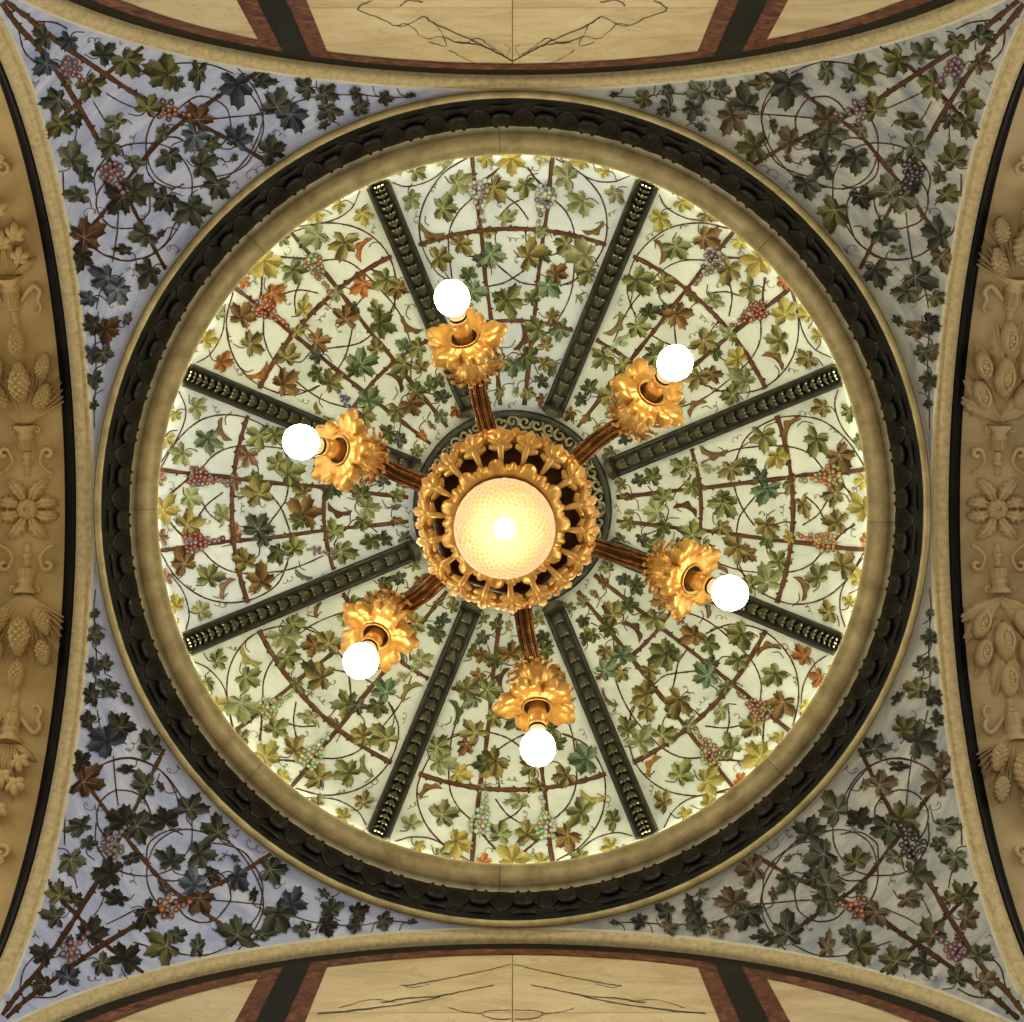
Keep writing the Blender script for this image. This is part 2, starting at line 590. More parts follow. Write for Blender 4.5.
PANEL_VINES = [
    (1.5, [(1000, 322), (940, 228), (850, 160), (750, 136), (650, 150), (560, 210), (516, 305)]),
    (1.5, [(1000, 652), (935, 755), (845, 826), (745, 850), (650, 826), (560, 762), (516, 672)]),
    (1.5, [(385, 315), (470, 276), (560, 256), (700, 250), (790, 280), (855, 345)]),
    (1.5, [(388, 664), (470, 702), (560, 722), (700, 728), (790, 700), (855, 634)]),
    (1.6, [(508, 388), (524, 450), (552, 502), (588, 550)]), (1.6, [(600, 424), (546, 490), (524, 530), (514, 585)]),
    (1.5, [(772, 436), (820, 478), (850, 530)]), (1.5, [(765, 552), (825, 508), (862, 450)]),
    (2.0, [(905, 375), (945, 420), (984, 462)]), (2.0, [(890, 612), (925, 578), (966, 545)]),
    (1.3, [(905, 36), (892, 96), (922, 186), (992, 268)]), (1.3, [(1008, 655), (926, 778), (908, 866), (930, 936)]),
    (1.4, [(282, 424), (318, 394), (346, 356)]), (1.4, [(282, 560), (318, 590), (346, 626)]),
    (1.2, [(180, 400), (220, 440), (270, 452), (290, 425)]), (1.2, [(180, 586), (230, 560), (262, 500), (250, 470)]),
    (1.2, [(630, 370), (628, 320), (660, 290)]), (1.2, [(630, 620), (640, 660), (676, 690)]),
    (1.2, [(735, 430), (700, 426), (660, 430)]), (1.2, [(740, 545), (700, 538), (655, 552)]),
    (1.2, [(520, 300), (530, 260), (580, 225)]), (1.2, [(520, 684), (530, 720), (580, 755)]),
]
PANEL_TENDRILS = [(60, 420, 24, 20), (90, 498, 60, 0), (500, 230, 40, -30), (750, 122, 46, 10), (690, 470, 44, 90), (700, 520, 40, 80), (965, 395, 60, 90),
                  (960, 590, 50, -90), (450, 100, 40, -60), (780, 850, 40, 60), (810, 440, 40, 0), (880, 640, 40, -40), (495, 745, 44, 120), (55, 470, 40, 60),
                  (600, 500, 40, 20), (870, 180, 36, 40)]
# per panel: replacements of the base colours on the rim half, on the hub half, grapes on the two canes, small grapes by the inner arc
PANELS = [
    (0, 'warm green leaves and orange grape bunches', 'gglylg', 'ggGlgb', ('oolG', 'oolG'), 'G', M_GROUND, 0),
    (45, 'olive and brown leaves and brownish grape bunches', 'gglybo', 'glGbtg', ('lblb', 'lbGb'), 'b', M_GROUND, 0),
    (90, 'pale green leaves and faded green grape bunches', 'pglgpy', 'ggtGlb', ('wgGw', 'wgwg'), 'v', M_GROUND, .25),
    (135, 'fresh green leaves and pale green grape bunches', 'gyglgp', 'gptglb', ('gggw', 'ggGg'), 'G', M_GROUND, 0),
    (180, 'blue-green and rust leaves, red and blue grapes', 'mpgtmb', 'tgdebg', ('rvrn', 'ruvr'), 'vn', M_GROUND_BLUE, 0),
    (225, 'orange autumn leaves and orange-red grape bunches', 'oyoglp', 'tgolGb', ('oorr', 'ogln'), 'u', M_GROUND, 0),
    (270, 'faded greyish olive leaves and washed-out grape bunches', 'plgpyw', 'glbltg', ('wnnw', 'wnwn'), 'l', M_GROUND_BLUE, .45),
    (315, 'yellow-olive leaves and one dark red grape bunch', 'yllgby', 'lgGtbg', ('nkwn', 'rrro'), 'g', M_GROUND, 0),
]


def u_(cx):
    return 87.6 + cx * .2642


def v_(cy):
    return -129.3 + cy * .2642


panel_where = {
    0: 'dome panel facing the buff pod-relief arch, {}', 45: 'dome panel next to the grey pendentive with brown leaves, {}',
}
for k, (deg, desc, rim, hub, gr, small, ground, fade) in enumerate(PANELS):
    al = rad(deg)
    rng = random.Random(100 + k)
    mb = MB()
    rows = []
    p0, p1 = 0.0, PHI_HUB
    for i in range(41):
        ph = p0 + (p1 - p0) * i / 40
        rows.append([dome_polar(ph, al + rad(-22.42 + 44.84 * j / 28)) for j in range(29)])
    mb.grid(rows)
    pan = obj('painted_panel', mb, ground)
    tag(pan, 'dome panel painted with grapevine, ' + desc, 'painted panel', 'painted panels between the dome ribs')
    ca, sa = cos(al), sin(al)
    lim = rad(21.7)

    def mp(x, y, off):
        a = math.atan2(y, x)
        p = dome_pt(x * ca - y * sa, x * sa + y * ca, off)
        r = math.hypot(p.x, p.y)
        if r * sin(max(0, rad(22.5) - abs(a))) < .0545 or r < R98 + .0065 or p.z < HD + CAMZ + .03 or abs(a) > rad(22.5):
            return None
        return p
    st, lf = MB(), MB()
    # trellis canes: two across, two along
    for rho, w in ((189, 3.6), (281, 4.4)):
        ribbon(st, mp, None, [(rho * cos(rad(t)), rho * sin(rad(t))) for t in range(-24, 25, 3)], w, STEM, .003, rng, 4)
    for t in (-6.5, 6.5):
        jit = [rng.uniform(-.5, .5) for _ in range(9)]
        ribbon(st, mp, None, [((98 + 34 * i) * cos(rad(t + jit[i] * .4)), (98 + 34 * i) * sin(rad(t + jit[i] * .4))) for i in range(9)], 4.0,
               mixc(STEM, STEM_D, .3), .0022, rng, 5)
    for w, pts in PANEL_VINES:
        ribbon(st, mp, None, [(u_(a) + rng.uniform(-.8, .8), v_(b) + rng.uniform(-.8, .8)) for a, b in pts], w * .95, THIN, .0016, rng, 7)
    for a, b, s, d in PANEL_TENDRILS:
        tendril(st, mp, None, u_(a), v_(b), s * .2642, rad(d), .0014, rng)
    order = list(PANEL_LEAVES)
    rng.shuffle(order)
    for i, (a, b, s, d, pal, kk) in enumerate(order):
        u, v = u_(a) + rng.uniform(-1.2, 1.2), v_(b) + rng.uniform(-1.2, 1.2)
        rho = math.hypot(u, v)
        if rng.random() < (.6 if deg in (180, 225, 270) else .38) and pal not in 'dGB':
            pal = rng.choice(rim if rho > 262 else hub)
        if rho > 330 and pal in 'Gdt':
            pal = 'y'  # yellow glow of the cove lamp put into the rim leaves' colour
        size = s * .2642 * rng.uniform(.92, 1.06)
        dd = rad(d + rng.uniform(-14, 14))
        off = .0022 + .00005 * i
        # a petiole to the nearest cane
        if kk == 2:
            curl(lf, mp, None, u, v, size, dd, pal, off, rng)
        else:
            leaf(lf, mp, None, u, v, size, dd, pal, off, rng, .6 if kk == 1 else 1.0)
        t = math.atan2(v, u)
        bx, by = u - cos(dd) * size * .15, v - sin(dd) * size * .15
        q = rng.uniform(10, 17)
        ribbon(st, mp, None, [(bx, by), (bx - cos(dd + .3) * q * .5, by - sin(dd + .3) * q * .5), (bx - cos(dd + .8) * q, by - sin(dd + .8) * q)],
               1.0, THIN, .0018, rng, 5, False)
    bunches = []
    for s_, cols in ((-1, gr[0]), (1, gr[1])):
        cy = 368 if s_ < 0 else 604
        gp = MB()
        cluster(gp, mp, None, u_(838 if s_ < 0 else 820), v_(cy), 38, 23, rad(172 if s_ < 0 else 194), 38, 2.6, cols, .0056, rng)
        bunches.append(gp)
    for a, b in ((365, 325), (425, 335)):
        gp = MB()
        cluster(gp, mp, None, u_(a), v_(b), 12, 14, 0, 11, 1.9, small, .0056, rng)
        bunches.append(gp)
    obj('vine_stems', st, M_PAINT, pan)
    obj('vine_leaves', lf, M_PAINT, pan)
    for gp in bunches:
        obj('grape_bunch', gp, M_PAINT, pan)

# ------------------------------------------------------------------ ribs
RIB_LABEL = ['behind the lamp nearest the pod-relief arch', '', '', '', '', '', '', '']


def rib(deg, label):
    al = rad(deg)
    ca, sa = cos(al), sin(al)
    tang = Vector((-sa, ca, 0))

    def pt(ph, w, off):
        return dome_polar(ph, al, off) + tang * w
    p0, p1 = .012, math.acos((R98 + .044) / RD)
    n = 40
    mb = MB()
    prof = [(-.052, .0035), (-.052, .018), (-.046, .026), (-.038, .028), (-.033, .022), (-.029, .016), (.029, .016), (.033, .022), (.038, .028), (.046, .026), (.052, .018), (.052, .0035)]
    rows = [[pt(p0 + (p1 - p0) * i / n, w, o) for w, o in prof] for i in range(n + 1)]
    ids = mb.grid(rows)
    mb.face(ids[0][::-1])
    mb.face(ids[-1])
    body = obj('dome_rib', mb, M_BRONZE_D)
    tag(body, label, 'dome rib', 'carved ribs of the dome')
    # overlapping husks with berries, small highlights put into their pale colour
    g = MB()
    m = 23
    for i in range(m):
        a, b = p0 + (p1 - .012 - p0) * i / m, p0 + (p1 - .012 - p0) * (i + 1.12) / m
        rows = []
        for q in range(7):
            t = q / 6
            w = .026 * (1 - t ** 2.2) ** .6 if t < 1 else 0.0008
            w = max(w, .001)
            h = .0215 + .016 * (1 - t) ** .6 * 1.0
            rows.append([pt(a + (b - a) * t, w * s_, h - .011 * abs(s_) ** 1.5) for s_ in (-1, -.6, -.2, 0, .2, .6, 1)])
        g.grid(rows)
        for s_ in (-1, 0, 1):
            c = pt(a + (b - a) * .06, s_ * .015, .034)
            g.blob(Matrix.Translation(c), .0048, .0048, .0048, 6, 4, 1)
    obj('husk_garland', g, [M_BRONZE, M_BRONZE_L], body)
    e = MB()
    fr = pt(dome_phi(100), 0, .03)
    c = dome_polar(dome_phi(108), al, .022)
    nrm = (V(0, 0, HD) - c).normalized()
    rr = (Vector((ca, sa, 0)) - nrm * nrm.dot(Vector((ca, sa, 0)))).normalized()
    mt = Matrix.Translation(c) @ Matrix((rr, tang, nrm)).transposed().to_4x4()
    rows = []
    for (x, s_) in ((-.022, .75), (-.010, 1.15), (.010, 1.0), (.022, 1.2)):
        rows.append([mt @ Vector((x, .05 * s_ * cos(PI * q / 10), .05 * s_ * sin(PI * q / 10) * .8)) for q in range(11)])
    ids = e.grid(rows)
    e.face(ids[0])
    e.face(ids[-1][::-1])
    obj('rib_scroll', e, M_BRONZE, body)
    return body


for deg, lab in ((22.5, 'dark dome rib between the orange-grape green panel and the brown-leaved panel'),
                 (67.5, 'dark dome rib between the brown-leaved panel and the faded pale green panel'),
                 (112.5, 'dark dome rib between the faded pale green panel and the fresh green panel'),
                 (157.5, 'dark dome rib between the fresh green panel and the blue-green and rust panel'),
                 (202.5, 'dark dome rib between the rust-leaved panel and the orange autumn panel'),
                 (247.5, 'dark dome rib between the orange autumn panel and the greyish washed-out panel'),
                 (292.5, 'dark dome rib between the greyish washed-out panel and the yellow-olive panel'),
                 (337.5, 'dark dome rib between the yellow-olive panel and the orange-grape green panel')):
    rib(deg, lab)

# ------------------------------------------------------------------ medallion at the crown
med = MB()
ax = Matrix.Translation(V(0, 0, hm))
flip = Matrix.Diagonal((1, 1, -1, 1))
prof = [(R98 + .006, -.03), (R98 + .006, .05), (R98 - .004, .062), (R98 - .018, .064), (R98 - .028, .05), (R98 - .034, .035), (.29, .02), (.24, .012), (.235, .04), (.215, .045), (.2, .03), (.02, .02), (.001, .02)]
med.lathe(prof, ax @ flip, 72)
medo = obj('ceiling_medallion', med, M_BRONZE_D, origin=V(0, 0, hm))
tag(medo, 'round dark bronze medallion with scrolled foliage above the chandelier', 'ceiling medallion')
sc = MB()
rng = random.Random(5)
for ring, (r0, n, s0) in enumerate(((R98 - .050, 44, .033), (R98 - .108, 38, .034), (R98 - .166, 30, .034))):
    for k in range(n):
        a = 2 * PI * (k + .5 * (ring % 2)) / n
        c = Vector((r0 * cos(a), r0 * sin(a), 0))
        dr = rng.choice((-1, 1))
        pts, rr = [], []
        ph = rng.uniform(0, 6.28)
        for i in range(13):
            t = i / 12
            q = s0 * (1 - .82 * t)
            w = ph + dr * t * 7.5
            pts.append(V(c.x + q * cos(w), c.y + q * sin(w), hm - (.030 + .11 * (r0 - .31)) - .016 * t))
            rr.append(.0085 * (1 - .35 * t))
        sc.tube(pts, rr, 6)
        b = a + PI / n
        fr = Matrix.Translation(V(r0 * cos(b), r0 * sin(b), hm - (.032 + .11 * (r0 - .31)))) @ Matrix.Rotation(rng.uniform(0, 3.1), 4, 'Z')
        sc.blob(fr, .022, .009, .012, 6, 5)
obj('scroll_foliage', sc, M_BRONZE_L, medo)
bn = MB()
for k in range(8):
    a = rad(45 * k)
    fr = Matrix.Translation(V(0, 0, hm)) @ Matrix.Rotation(a, 4, 'Z')
    rows = [[fr @ Vector((x, y, z)) for y, z in ((-.02, -.03), (-.016, -.048), (0, -.052), (.016, -.048), (.02, -.03))] for x in (.24, .3, .36, .42, R98 - .02)]
    bn.grid(rows)
obj('foliage_bands', bn, M_BRONZE_D, medo)

# ------------------------------------------------------------------ dome shell behind the panels, ledge and cove lamp
mb = MB()
rows = []
for i in range(20):
    ph = -.003 + (PI / 2 - .03) * i / 19
    rows.append([V((RD + .05) * cos(ph) * cos(2 * PI * k / 64), (RD + .05) * cos(ph) * sin(2 * PI * k / 64), HD + (RD + .05) * sin(ph)) for k in range(64)])
ids = mb.grid(rows, 0, False, True)
mb.face(ids[-1])
obj('ceiling', mb, M_WHITE, kind='structure')
axis = Matrix.Translation(V(0, 0, 0))
mb = MB()
mb.lathe([(1.4275, 6.767), (1.432, 6.7625), (1.4365, 6.767), (1.432, 6.7715), (1.4275, 6.767)], axis, 128)
cove = obj('cove_lamp', mb, M_COVE)
tag(cove, 'ring-shaped cove lamp hidden behind the stone ring at the foot of the dome', 'cove lamp')

# ------------------------------------------------------------------ stone ring and egg-and-dart moulding
mb = MB()
mb.lathe([(1.60, 6.755), (1.44, 6.753), (1.427, 6.752), (1.420, 6.746), (1.423, 6.740), (1.43, 6.737), (1.445, 6.735), (1.455, 6.729), (1.47, 6.722), (1.49, 6.719),
          (1.505, 6.722), (1.512, 6.730), (1.53, 6.734), (1.545, 6.74), (1.60, 6.75)], axis, 128)
ring = obj('stone_ring', mb, M_STONE)
tag(ring, 'broad plain olive limestone ring at the foot of the painted dome', 'stone ring')
for a in (-46.5, 44.5, 134.5, 226, 180, 2, 92, 268):
    for s_ in (-.0011,):
        c, s = cos(rad(a)), sin(rad(a))
        t = Vector((-s, c, 0)) * .0011
        rows = []
        for r, h in [(1.428, 6.736), (1.445, 6.7335), (1.455, 6.7275), (1.47, 6.7205), (1.49, 6.7175), (1.505, 6.7205), (1.512, 6.7285), (1.53, 6.7325)]:
            p = V(r * c, r * s, h)
            rows.append([p - t, p + t])
        jn = MB()
        jn.grid(rows)
        obj('joint_line', jn, M_JOINT, ring)

mb = MB()
drum = [(1.531, 6.729), (1.538, 6.68), (1.546, 6.62), (1.555, 6.53), (1.556, 6.50), (1.560, 6.495), (1.560, 6.475), (1.568, 6.465), (1.573, 6.42), (1.575, 6.40)]
mb.lathe(drum, axis, 128)
NE = 56
PH0 = rad(-90 - 1.65)
# darts and bead rows
for k in range(NE):
    a = PH0 + 2 * PI * (k + .5) / NE
    er, et = Vector((cos(a), sin(a), 0)), Vector((-sin(a), cos(a), 0))
    O = V(0, 0, 0)

    def q(r, t, h):
        return O + er * r + et * t + Vector((0, 0, h))
    # fluted palmette
    for j in range(-3, 4):
        pts = [q(1.555, .004 * j, 6.515), q(1.551, .006 * j, 6.56), q(1.545, .008 * j, 6.62), q(1.538, .0085 * j, 6.68), q(1.531, .008 * j, 6.722)]
        mb.tube(pts, [.004, .005, .0055, .006, .005], 6)
    # egg surround
    for s_ in (-1, 1):
        pts = []
        for i in range(9):
            t = i / 8
            pts.append(q(1.529 + .026 * (1 - t), s_ * .064 * sin(PI / 2 * min(1, t * 1.05)) ** .75, 6.525 + .195 * t))
        mb.tube(pts, [.006 + .004 * t / 8 for t in range(9)], 6)
    # reel and bead fillet below
    for j in range(-2, 3):
        mb.blob(Matrix.Translation(q(1.560, .0125 * j, 6.484)), .0055, .0055, .010, 6, 5)
    b = PH0 + 2 * PI * k / NE
    e2, t2 = Vector((cos(b), sin(b), 0)), Vector((-sin(b), cos(b), 0))
    mb.tube([O + e2 * 1.559 - t2 * .045 + Vector((0, 0, 6.484)), O + e2 * 1.553 + Vector((0, 0, 6.484)), O + e2 * 1.559 + t2 * .045 + Vector((0, 0, 6.484))], .010, 8)
egg_ring = obj('egg_and_dart_moulding', mb, M_DARK)
tag(egg_ring, 'near-black carved egg-and-dart moulding ring around the stone ring', 'moulding')
eg0 = None
for k in range(NE):
    a = PH0 + 2 * PI * k / NE
    if eg0 is None:
        mb = MB()
        fr = Matrix.Identity(4)
        mb.blob(fr, .084, .046, .024, 16, 12)
        eg0 = obj('egg', mb, M_DARK, egg_ring, origin=(0, 0, 0))
        o = eg0
    else:
        o = eg0.copy()
        C.objects.link(o)
        o.parent = egg_ring
    # long axis up the drum, leaning out with it
    o.location = V(1.541 * cos(a), 1.541 * sin(a), 6.634) - wloc(egg_ring)
    o.rotation_euler = Matrix((Vector((0, 0, 1)), Vector((-sin(a), cos(a), 0)), Vector((-cos(a), -sin(a), 0)))).transposed().to_euler()

mb = MB()
mb.lathe([(1.575, 6.425), (1.566, 6.41), (1.562, 6.395), (1.566, 6.383), (1.575, 6.378), (1.584, 6.383), (1.588, 6.395), (1.592, 6.40)], axis, 128)
mb.lathe([(1.592, 6.395), (1.598, 6.398), (1.602, 6.41), (1.602, 6.43)], axis, 128, 1)
obj('trim_5', mb, [M_STONE, M_WHITE], kind='structure')

# ------------------------------------------------------------------ pendentives
S3 = 1 / 3.006
PEND_LEAVES = [
    (122, 105, 74, 200, 'd', 0), (205, 132, 80, 100, 'S', 0), (132, 198, 88, 150, 'S', 0), (315, 160, 92, -50, 'd', 0), (388, 188, 108, 60, 'O', 0),
    (165, 305, 88, 160, 'd', 0), (278, 262, 98, 60, 'O', 0), (450, 315, 92, -60, 'O', 0), (182, 382, 92, 100, 'O', 0), (234, 360, 58, 70, 'k', 0),
    (345, 366, 104, 160, 'e', 1), (325, 436, 100, 190, 'e', 0), (216, 470, 100, -80, 'e', 0), (262, 525, 58, 60, 'd', 0), (228, 582, 108, 185, 'e', 1),
    (485, 214, 112, 190, 'O', 0), (535, 256, 58, 20, 'd', 0), (592, 226, 98, 90, 'd', 1), (710, 268, 122, 92, 'S', 0), (792, 250, 90, 0, 'd', 1),
    (840, 305, 112, -70, 'd', 0), (882, 356, 104, 70, 'S', 0), (605, 352, 102, -60, 'B', 0), (585, 412, 100, 110, 's', 0), (492, 396, 66, 120, 'e', 1),
    (400, 482, 76, 10, 'e', 1), (510, 482, 88, 90, 'd', 0), (612, 490, 104, -10, 'd', 0), (715, 416, 90, -60, 'S', 0), (760, 374, 56, 90, 'd', 1),
    (826, 446, 108, -10, 'd', 0), (650, 568, 100, 100, 'd', 0), (420, 572, 102, -10, 'd', 0), (360, 602, 100, 140, 'k', 0), (495, 602, 90, 120, 'k', 0),
    (575, 642, 112, 60, 'd', 0), (425, 706, 94, 170, 'd', 0), (482, 700, 44, 120, 'B', 1), (268, 706, 112, -20, 'B', 0), (246, 782, 82, 100, 'k', 0),
    (376, 755, 66, 180, 'k', 1), (450, 822, 96, 110, 'd', 0), (315, 838, 120, 150, 'S', 0), (362, 882, 88, 70, 's', 0), (262, 898, 60, 150, 'S', 0),
    (276, 976, 74, 160, 'k', 0), (330, 992, 80, 20, 'B', 0), (382, 960, 58, -60, 'd', 1), (915, 268, 68, 170, 'd', 0), (985, 282, 74, 10, 'd', 0),
    (996, 334, 76, 80, 'd', 0), (970, 382, 50, 150, 'd', 1), (710, 480, 40, -40, 'B', 1), (1070, 278, 50, 180, 'd', 0), (1080, 326, 66, 30, 'd', 0),
    (1156, 296, 60, 0, 'd', 0), (1236, 290, 34, 0, 'd', 1), (274, 1060, 62, 100, 'S', 0), (314, 1068, 66, 70, 'd', 0), (286, 1150, 66, 80, 'd', 0),
    (286, 1218, 34, 90, 'd', 0), (640, 430, 60, 30, 'd', 0), (330, 560, 60, 60, 'k', 1), (205, 245, 44, 60, 'e', 1),
]
PEND_STEMS = [
    (6.0, [(4, 10), (60, 82), (120, 150), (200, 262), (280, 395), (340, 500)]), (4.6, [(340, 500), (400, 622), (450, 715), (496, 812)]),
    (6.0, [(16, 0), (82, 56), (150, 106), (262, 186), (370, 256), (440, 300)]), (4.6, [(440, 300), (520, 342), (620, 388), (720, 438), (815, 494)]),
    (4.2, [(132, 432), (175, 370), (240, 300), (330, 216), (432, 140)]), (4.4, [(205, 780), (280, 680), (340, 600), (410, 506), (500, 405), (600, 330), (690, 268), (784, 215)]),
]


def circ(x, y, r, a0, a1, n=12):
    return [(x + r * cos(rad(a0 + (a1 - a0) * i / n)), y + r * sin(rad(a0 + (a1 - a0) * i / n))) for i in range(n + 1)]


PEND_VINES = [
    (1.6, circ(610, 372, 82, -150, 130)), (1.6, circ(372, 606, 82, -20, 240)), (1.6, circ(515, 488, 76, 60, 340)), (1.5, circ(640, 380, 150, -70, 110)),
    (1.5, circ(384, 632, 150, -20, 150)), (1.5, [(520, 300), (460, 360), (440, 440), (470, 530), (560, 568), (690, 530)]),
    (1.5, [(290, 590), (290, 520), (350, 448), (440, 432), (520, 452), (572, 520), (575, 600)]),
    (1.8, [(96, 62), (160, 66), (205, 88)]), (1.8, [(58, 92), (70, 150), (104, 188)]), (1.5, [(400, 230), (520, 196), (620, 190), (700, 222)]),
    (1.5, [(192, 520), (196, 620), (212, 690), (250, 722)]), (1.4, [(320, 282), (360, 305), (410, 326)]), (1.4, [(282, 305), (300, 340), (312, 362)]),
    (1.4, [(640, 356), (700, 352), (790, 342)]), (1.4, [(358, 640), (350, 700), (340, 790)]), (1.2, [(880, 310), (950, 290), (1070, 282), (1160, 292), (1250, 290)]),
    (1.2, [(290, 930), (300, 880), (316, 840)]), (1.2, [(284, 960), (290, 1060), (286, 1150), (284, 1225), (286, 1290)]), (1.3, [(230, 390), (222, 430), (210, 460)]),
    (1.5, [(690, 180), (760, 260), (792, 350), (760, 450), (690, 530), (600, 566)]), (1.5, [(230, 690), (300, 760), (390, 784), (480, 750), (540, 680), (572, 600)]),
]
PEND_TENDRILS = [(110, 240, 40, 120), (262, 120, 40, 0), (400, 400, 50, 100), (640, 260, 40, 60), (740, 530, 60, -30), (500, 740, 60, 20), (320, 460, 36, 60),
                 (250, 640, 60, -10), (430, 640, 40, 90), (700, 540, 40, 60), (660, 470, 40, 60), (820, 390, 40, 30), (330, 920, 50, -60), (950, 350, 50, 60),
                 (700, 230, 40, -10), (380, 800, 50, 50), (360, 130, 30, -40), (520, 560, 40, 120)]
PENDS = [
    (1, 1, 'blue pendentive painted with olive vine leaves, between the ochre relief and the V-veined marble', M_SKY_BLUE, '', ('bb', 'v', 'v')),
    (-1, 1, 'greyish white-streaked pendentive with olive vine leaves, between the buff relief and V-veined marble', M_SKY_GREY, 'eOdn', ('nn', 'kk', 'v')),
    (1, -1, 'lavender-blue pendentive with dark vine leaves, between the ochre relief and the gently-veined marble', M_SKY_BLUE, 'kd', ('bo', 'n', 'v')),
    (-1, -1, 'grey-blue pendentive with brownish vine leaves, between the buff relief and the gently-veined marble', M_SKY_GREY, 'nnOe', ('ob', 'kk', 'v')),
]
PEND_OBJS = []
for k, (sx, sy, lab, sky, swap, gr) in enumerate(PENDS):
    rng = random.Random(300 + k)
    mb = MB()
    rows = []
    for i in range(121):
        a = PI / 2 * i / 120
        rm = A / max(cos(a), sin(a))
        row = []
        for j in range(57):
            r = 1.588 + (rm - 1.588) * (1 - (1 - j / 56) ** 1.6)
            h = HS + math.sqrt(max(0, RS * RS - r * r))
            row.append(V(-sx * r * cos(a), -sy * r * sin(a), h))
        rows.append(row)
    mb.grid(rows)
    pn = obj('pendentive', mb, sky)
    tag(pn, lab, 'painted pendentive', 'painted pendentives at the corners')
    PEND_OBJS.append((pn, sx, sy))

    def mp(x, y, off):
        return pend_pt(sx * (x * S3 - CX), sy * (y * S3 - CY), off)
    st, lf = MB(), MB()
    s3 = 3.006
    for w, pts in PEND_STEMS:
        ribbon(st, mp, pend_ok, [(a + rng.uniform(-3, 3), b + rng.uniform(-3, 3)) for a, b in pts], w * s3 * .82, STEM if rng.random() < .6 else STEM_D, .0022, rng, 8)
    for w, pts in PEND_VINES:
        ribbon(st, mp, pend_ok, [(a + rng.uniform(-3, 3), b + rng.uniform(-3, 3)) for a, b in pts], w * s3 * .85, THIN, .0016, rng, 6)
    for a, b, s, d in PEND_TENDRILS:
        tendril_pts = []
        for i in range(22):
            t = i / 21
            lp = s * .2 * (1 - t * .5)
            tendril_pts.append((a + s * t * cos(rad(d)) + lp * cos(t * 13), b + s * t * sin(rad(d)) + lp * sin(t * 13)))
        ribbon(st, mp, pend_ok, tendril_pts, .62 * s3, lin((84, 70, 56)), .0014, rng, 2, False)
    for i, (a, b, s, d, pal, kk) in enumerate(PEND_LEAVES):
        if sx < 0:
            pal = {'S': 'd', 's': 'e', 'B': 'n'}.get(pal, pal)
        if swap and rng.random() < .5:
            pal = rng.choice(swap)
        dd = rad(d + rng.uniform(-12, 12))
        a += rng.uniform(-5, 5)
        b += rng.uniform(-5, 5)
        leaf(lf, mp, pend_ok, a, b, s * rng.uniform(.9, 1.03), dd, pal, .0032 + .00006 * i, rng, .55 if kk else 1.0)
        bx, by = a - cos(dd) * s * .15, b - sin(dd) * s * .15
        q = rng.uniform(36, 60)
        ribbon(st, mp, pend_ok, [(bx, by), (bx - cos(dd + .3) * q * .5, by - sin(dd + .3) * q * .5), (bx - cos(dd + .8) * q, by - sin(dd + .8) * q)],
               1.0 * s3, THIN, .0018, rng, 5, False)
    for (a, b, l, w, an), cols in zip(((528, 340, 80, 60, 10), (350, 540, 90, 70, 60), (232, 222, 90, 56, 45)), gr):
        gp = MB()
        cluster(gp, mp, pend_ok, a, b, l * 1.05, w * 1.2, rad(an), 20, 9.5, cols, .0074, rng)
        obj('grape_bunch', gp, M_PAINT, pn)
    obj('vine_stems', st, M_PAINT, pn)
    obj('vine_leaves', lf, M_PAINT, pn)


# pale painted borders of the pendentives are children of each
def add_border(pn, sx, sy):
    mb = MB()
    for ax_ in (0, 1):
        rows = []
        for i in range(60):
            th = rad(1.2 + 87.5 * i / 59)
            row = []
            for dlt in (.0, .006, .011):
                x, y = A - dlt, (A - dlt) * sin(th)
                if ax_:
                    x, y = y, x
                rr = min(RS * RS - 1e-4, x * x + y * y)
                row.append(V(-sx * x, -sy * y, HS + math.sqrt(RS * RS - rr) - .004))
            rows.append(row)
        mb.grid(rows)
    obj('border_line', mb, M_WHITE, pn)


for pn, sx, sy in PEND_OBJS:
    add_border(pn, sx, sy)


# ------------------------------------------------------------------ arches
def arch_pt(side, d, e, th):
    """d outward from the bay, e away from the arch centre"""
    a, h = (A + e) * sin(th), HS + (A + e) * cos(th)
    w = A + d
    return {'left': V(-w, a, h), 'right': V(w, -a, h), 'top': V(-a, -w, h), 'bottom': V(a, w, h)}[side]


def sweep(prof, side, n=72, mi=0, mb=None):
    mb = mb or MB()
    rows = [[arch_pt(side, d, e, rad(-90 + 180 * i / n)) for d, e in prof] for i in range(n + 1)]
    down = Vector((0, 0, -.9))      # straight jambs below the springing
    rows = [[p + down for p in rows[0]]] + rows + [[p + down for p in rows[-1]]]
    mb.grid(rows, mi)
    return mb


CREAM_LR = [(-.004, .03), (-.004, -.004), (.002, -.008), (.010, -.004), (.016, -.012), (.026, -.020), (.038, -.022), (.046, -.016), (.05, -.02), (.054, -.014), (.056, .02)]
CREAM_TB = [(-.004, .03), (-.004, -.004), (.0, -.014), (.004, -.017), (.008, -.024), (.018, -.033), (.030, -.035), (.040, -.030), (.048, -.031), (.050, 0)]
BLACK_LR = [(.052, -.014), (.060, -.018), (.066, -.010), (.070, .0), (.082, .012), (.09, .03), (.098, .03), (.104, .045), (.114, .05), (.118, .075)]
for n_, side in enumerate(('left', 'right', 'top', 'bottom')):
    o = obj('trim_%d' % (n_ + 1), sweep(CREAM_LR if side in ('left', 'right') else CREAM_TB, side), M_CREAM, kind='structure')
    if side in ('left', 'right'):
        obj('shadow_black_moulding', sweep(BLACK_LR, side), M_BLACK, o)  # recessed reveal, its deep shadow put into the near-black colour

# ------------------------------------------------------------------ marble lunettes beyond two of the arches
YW = A + .047


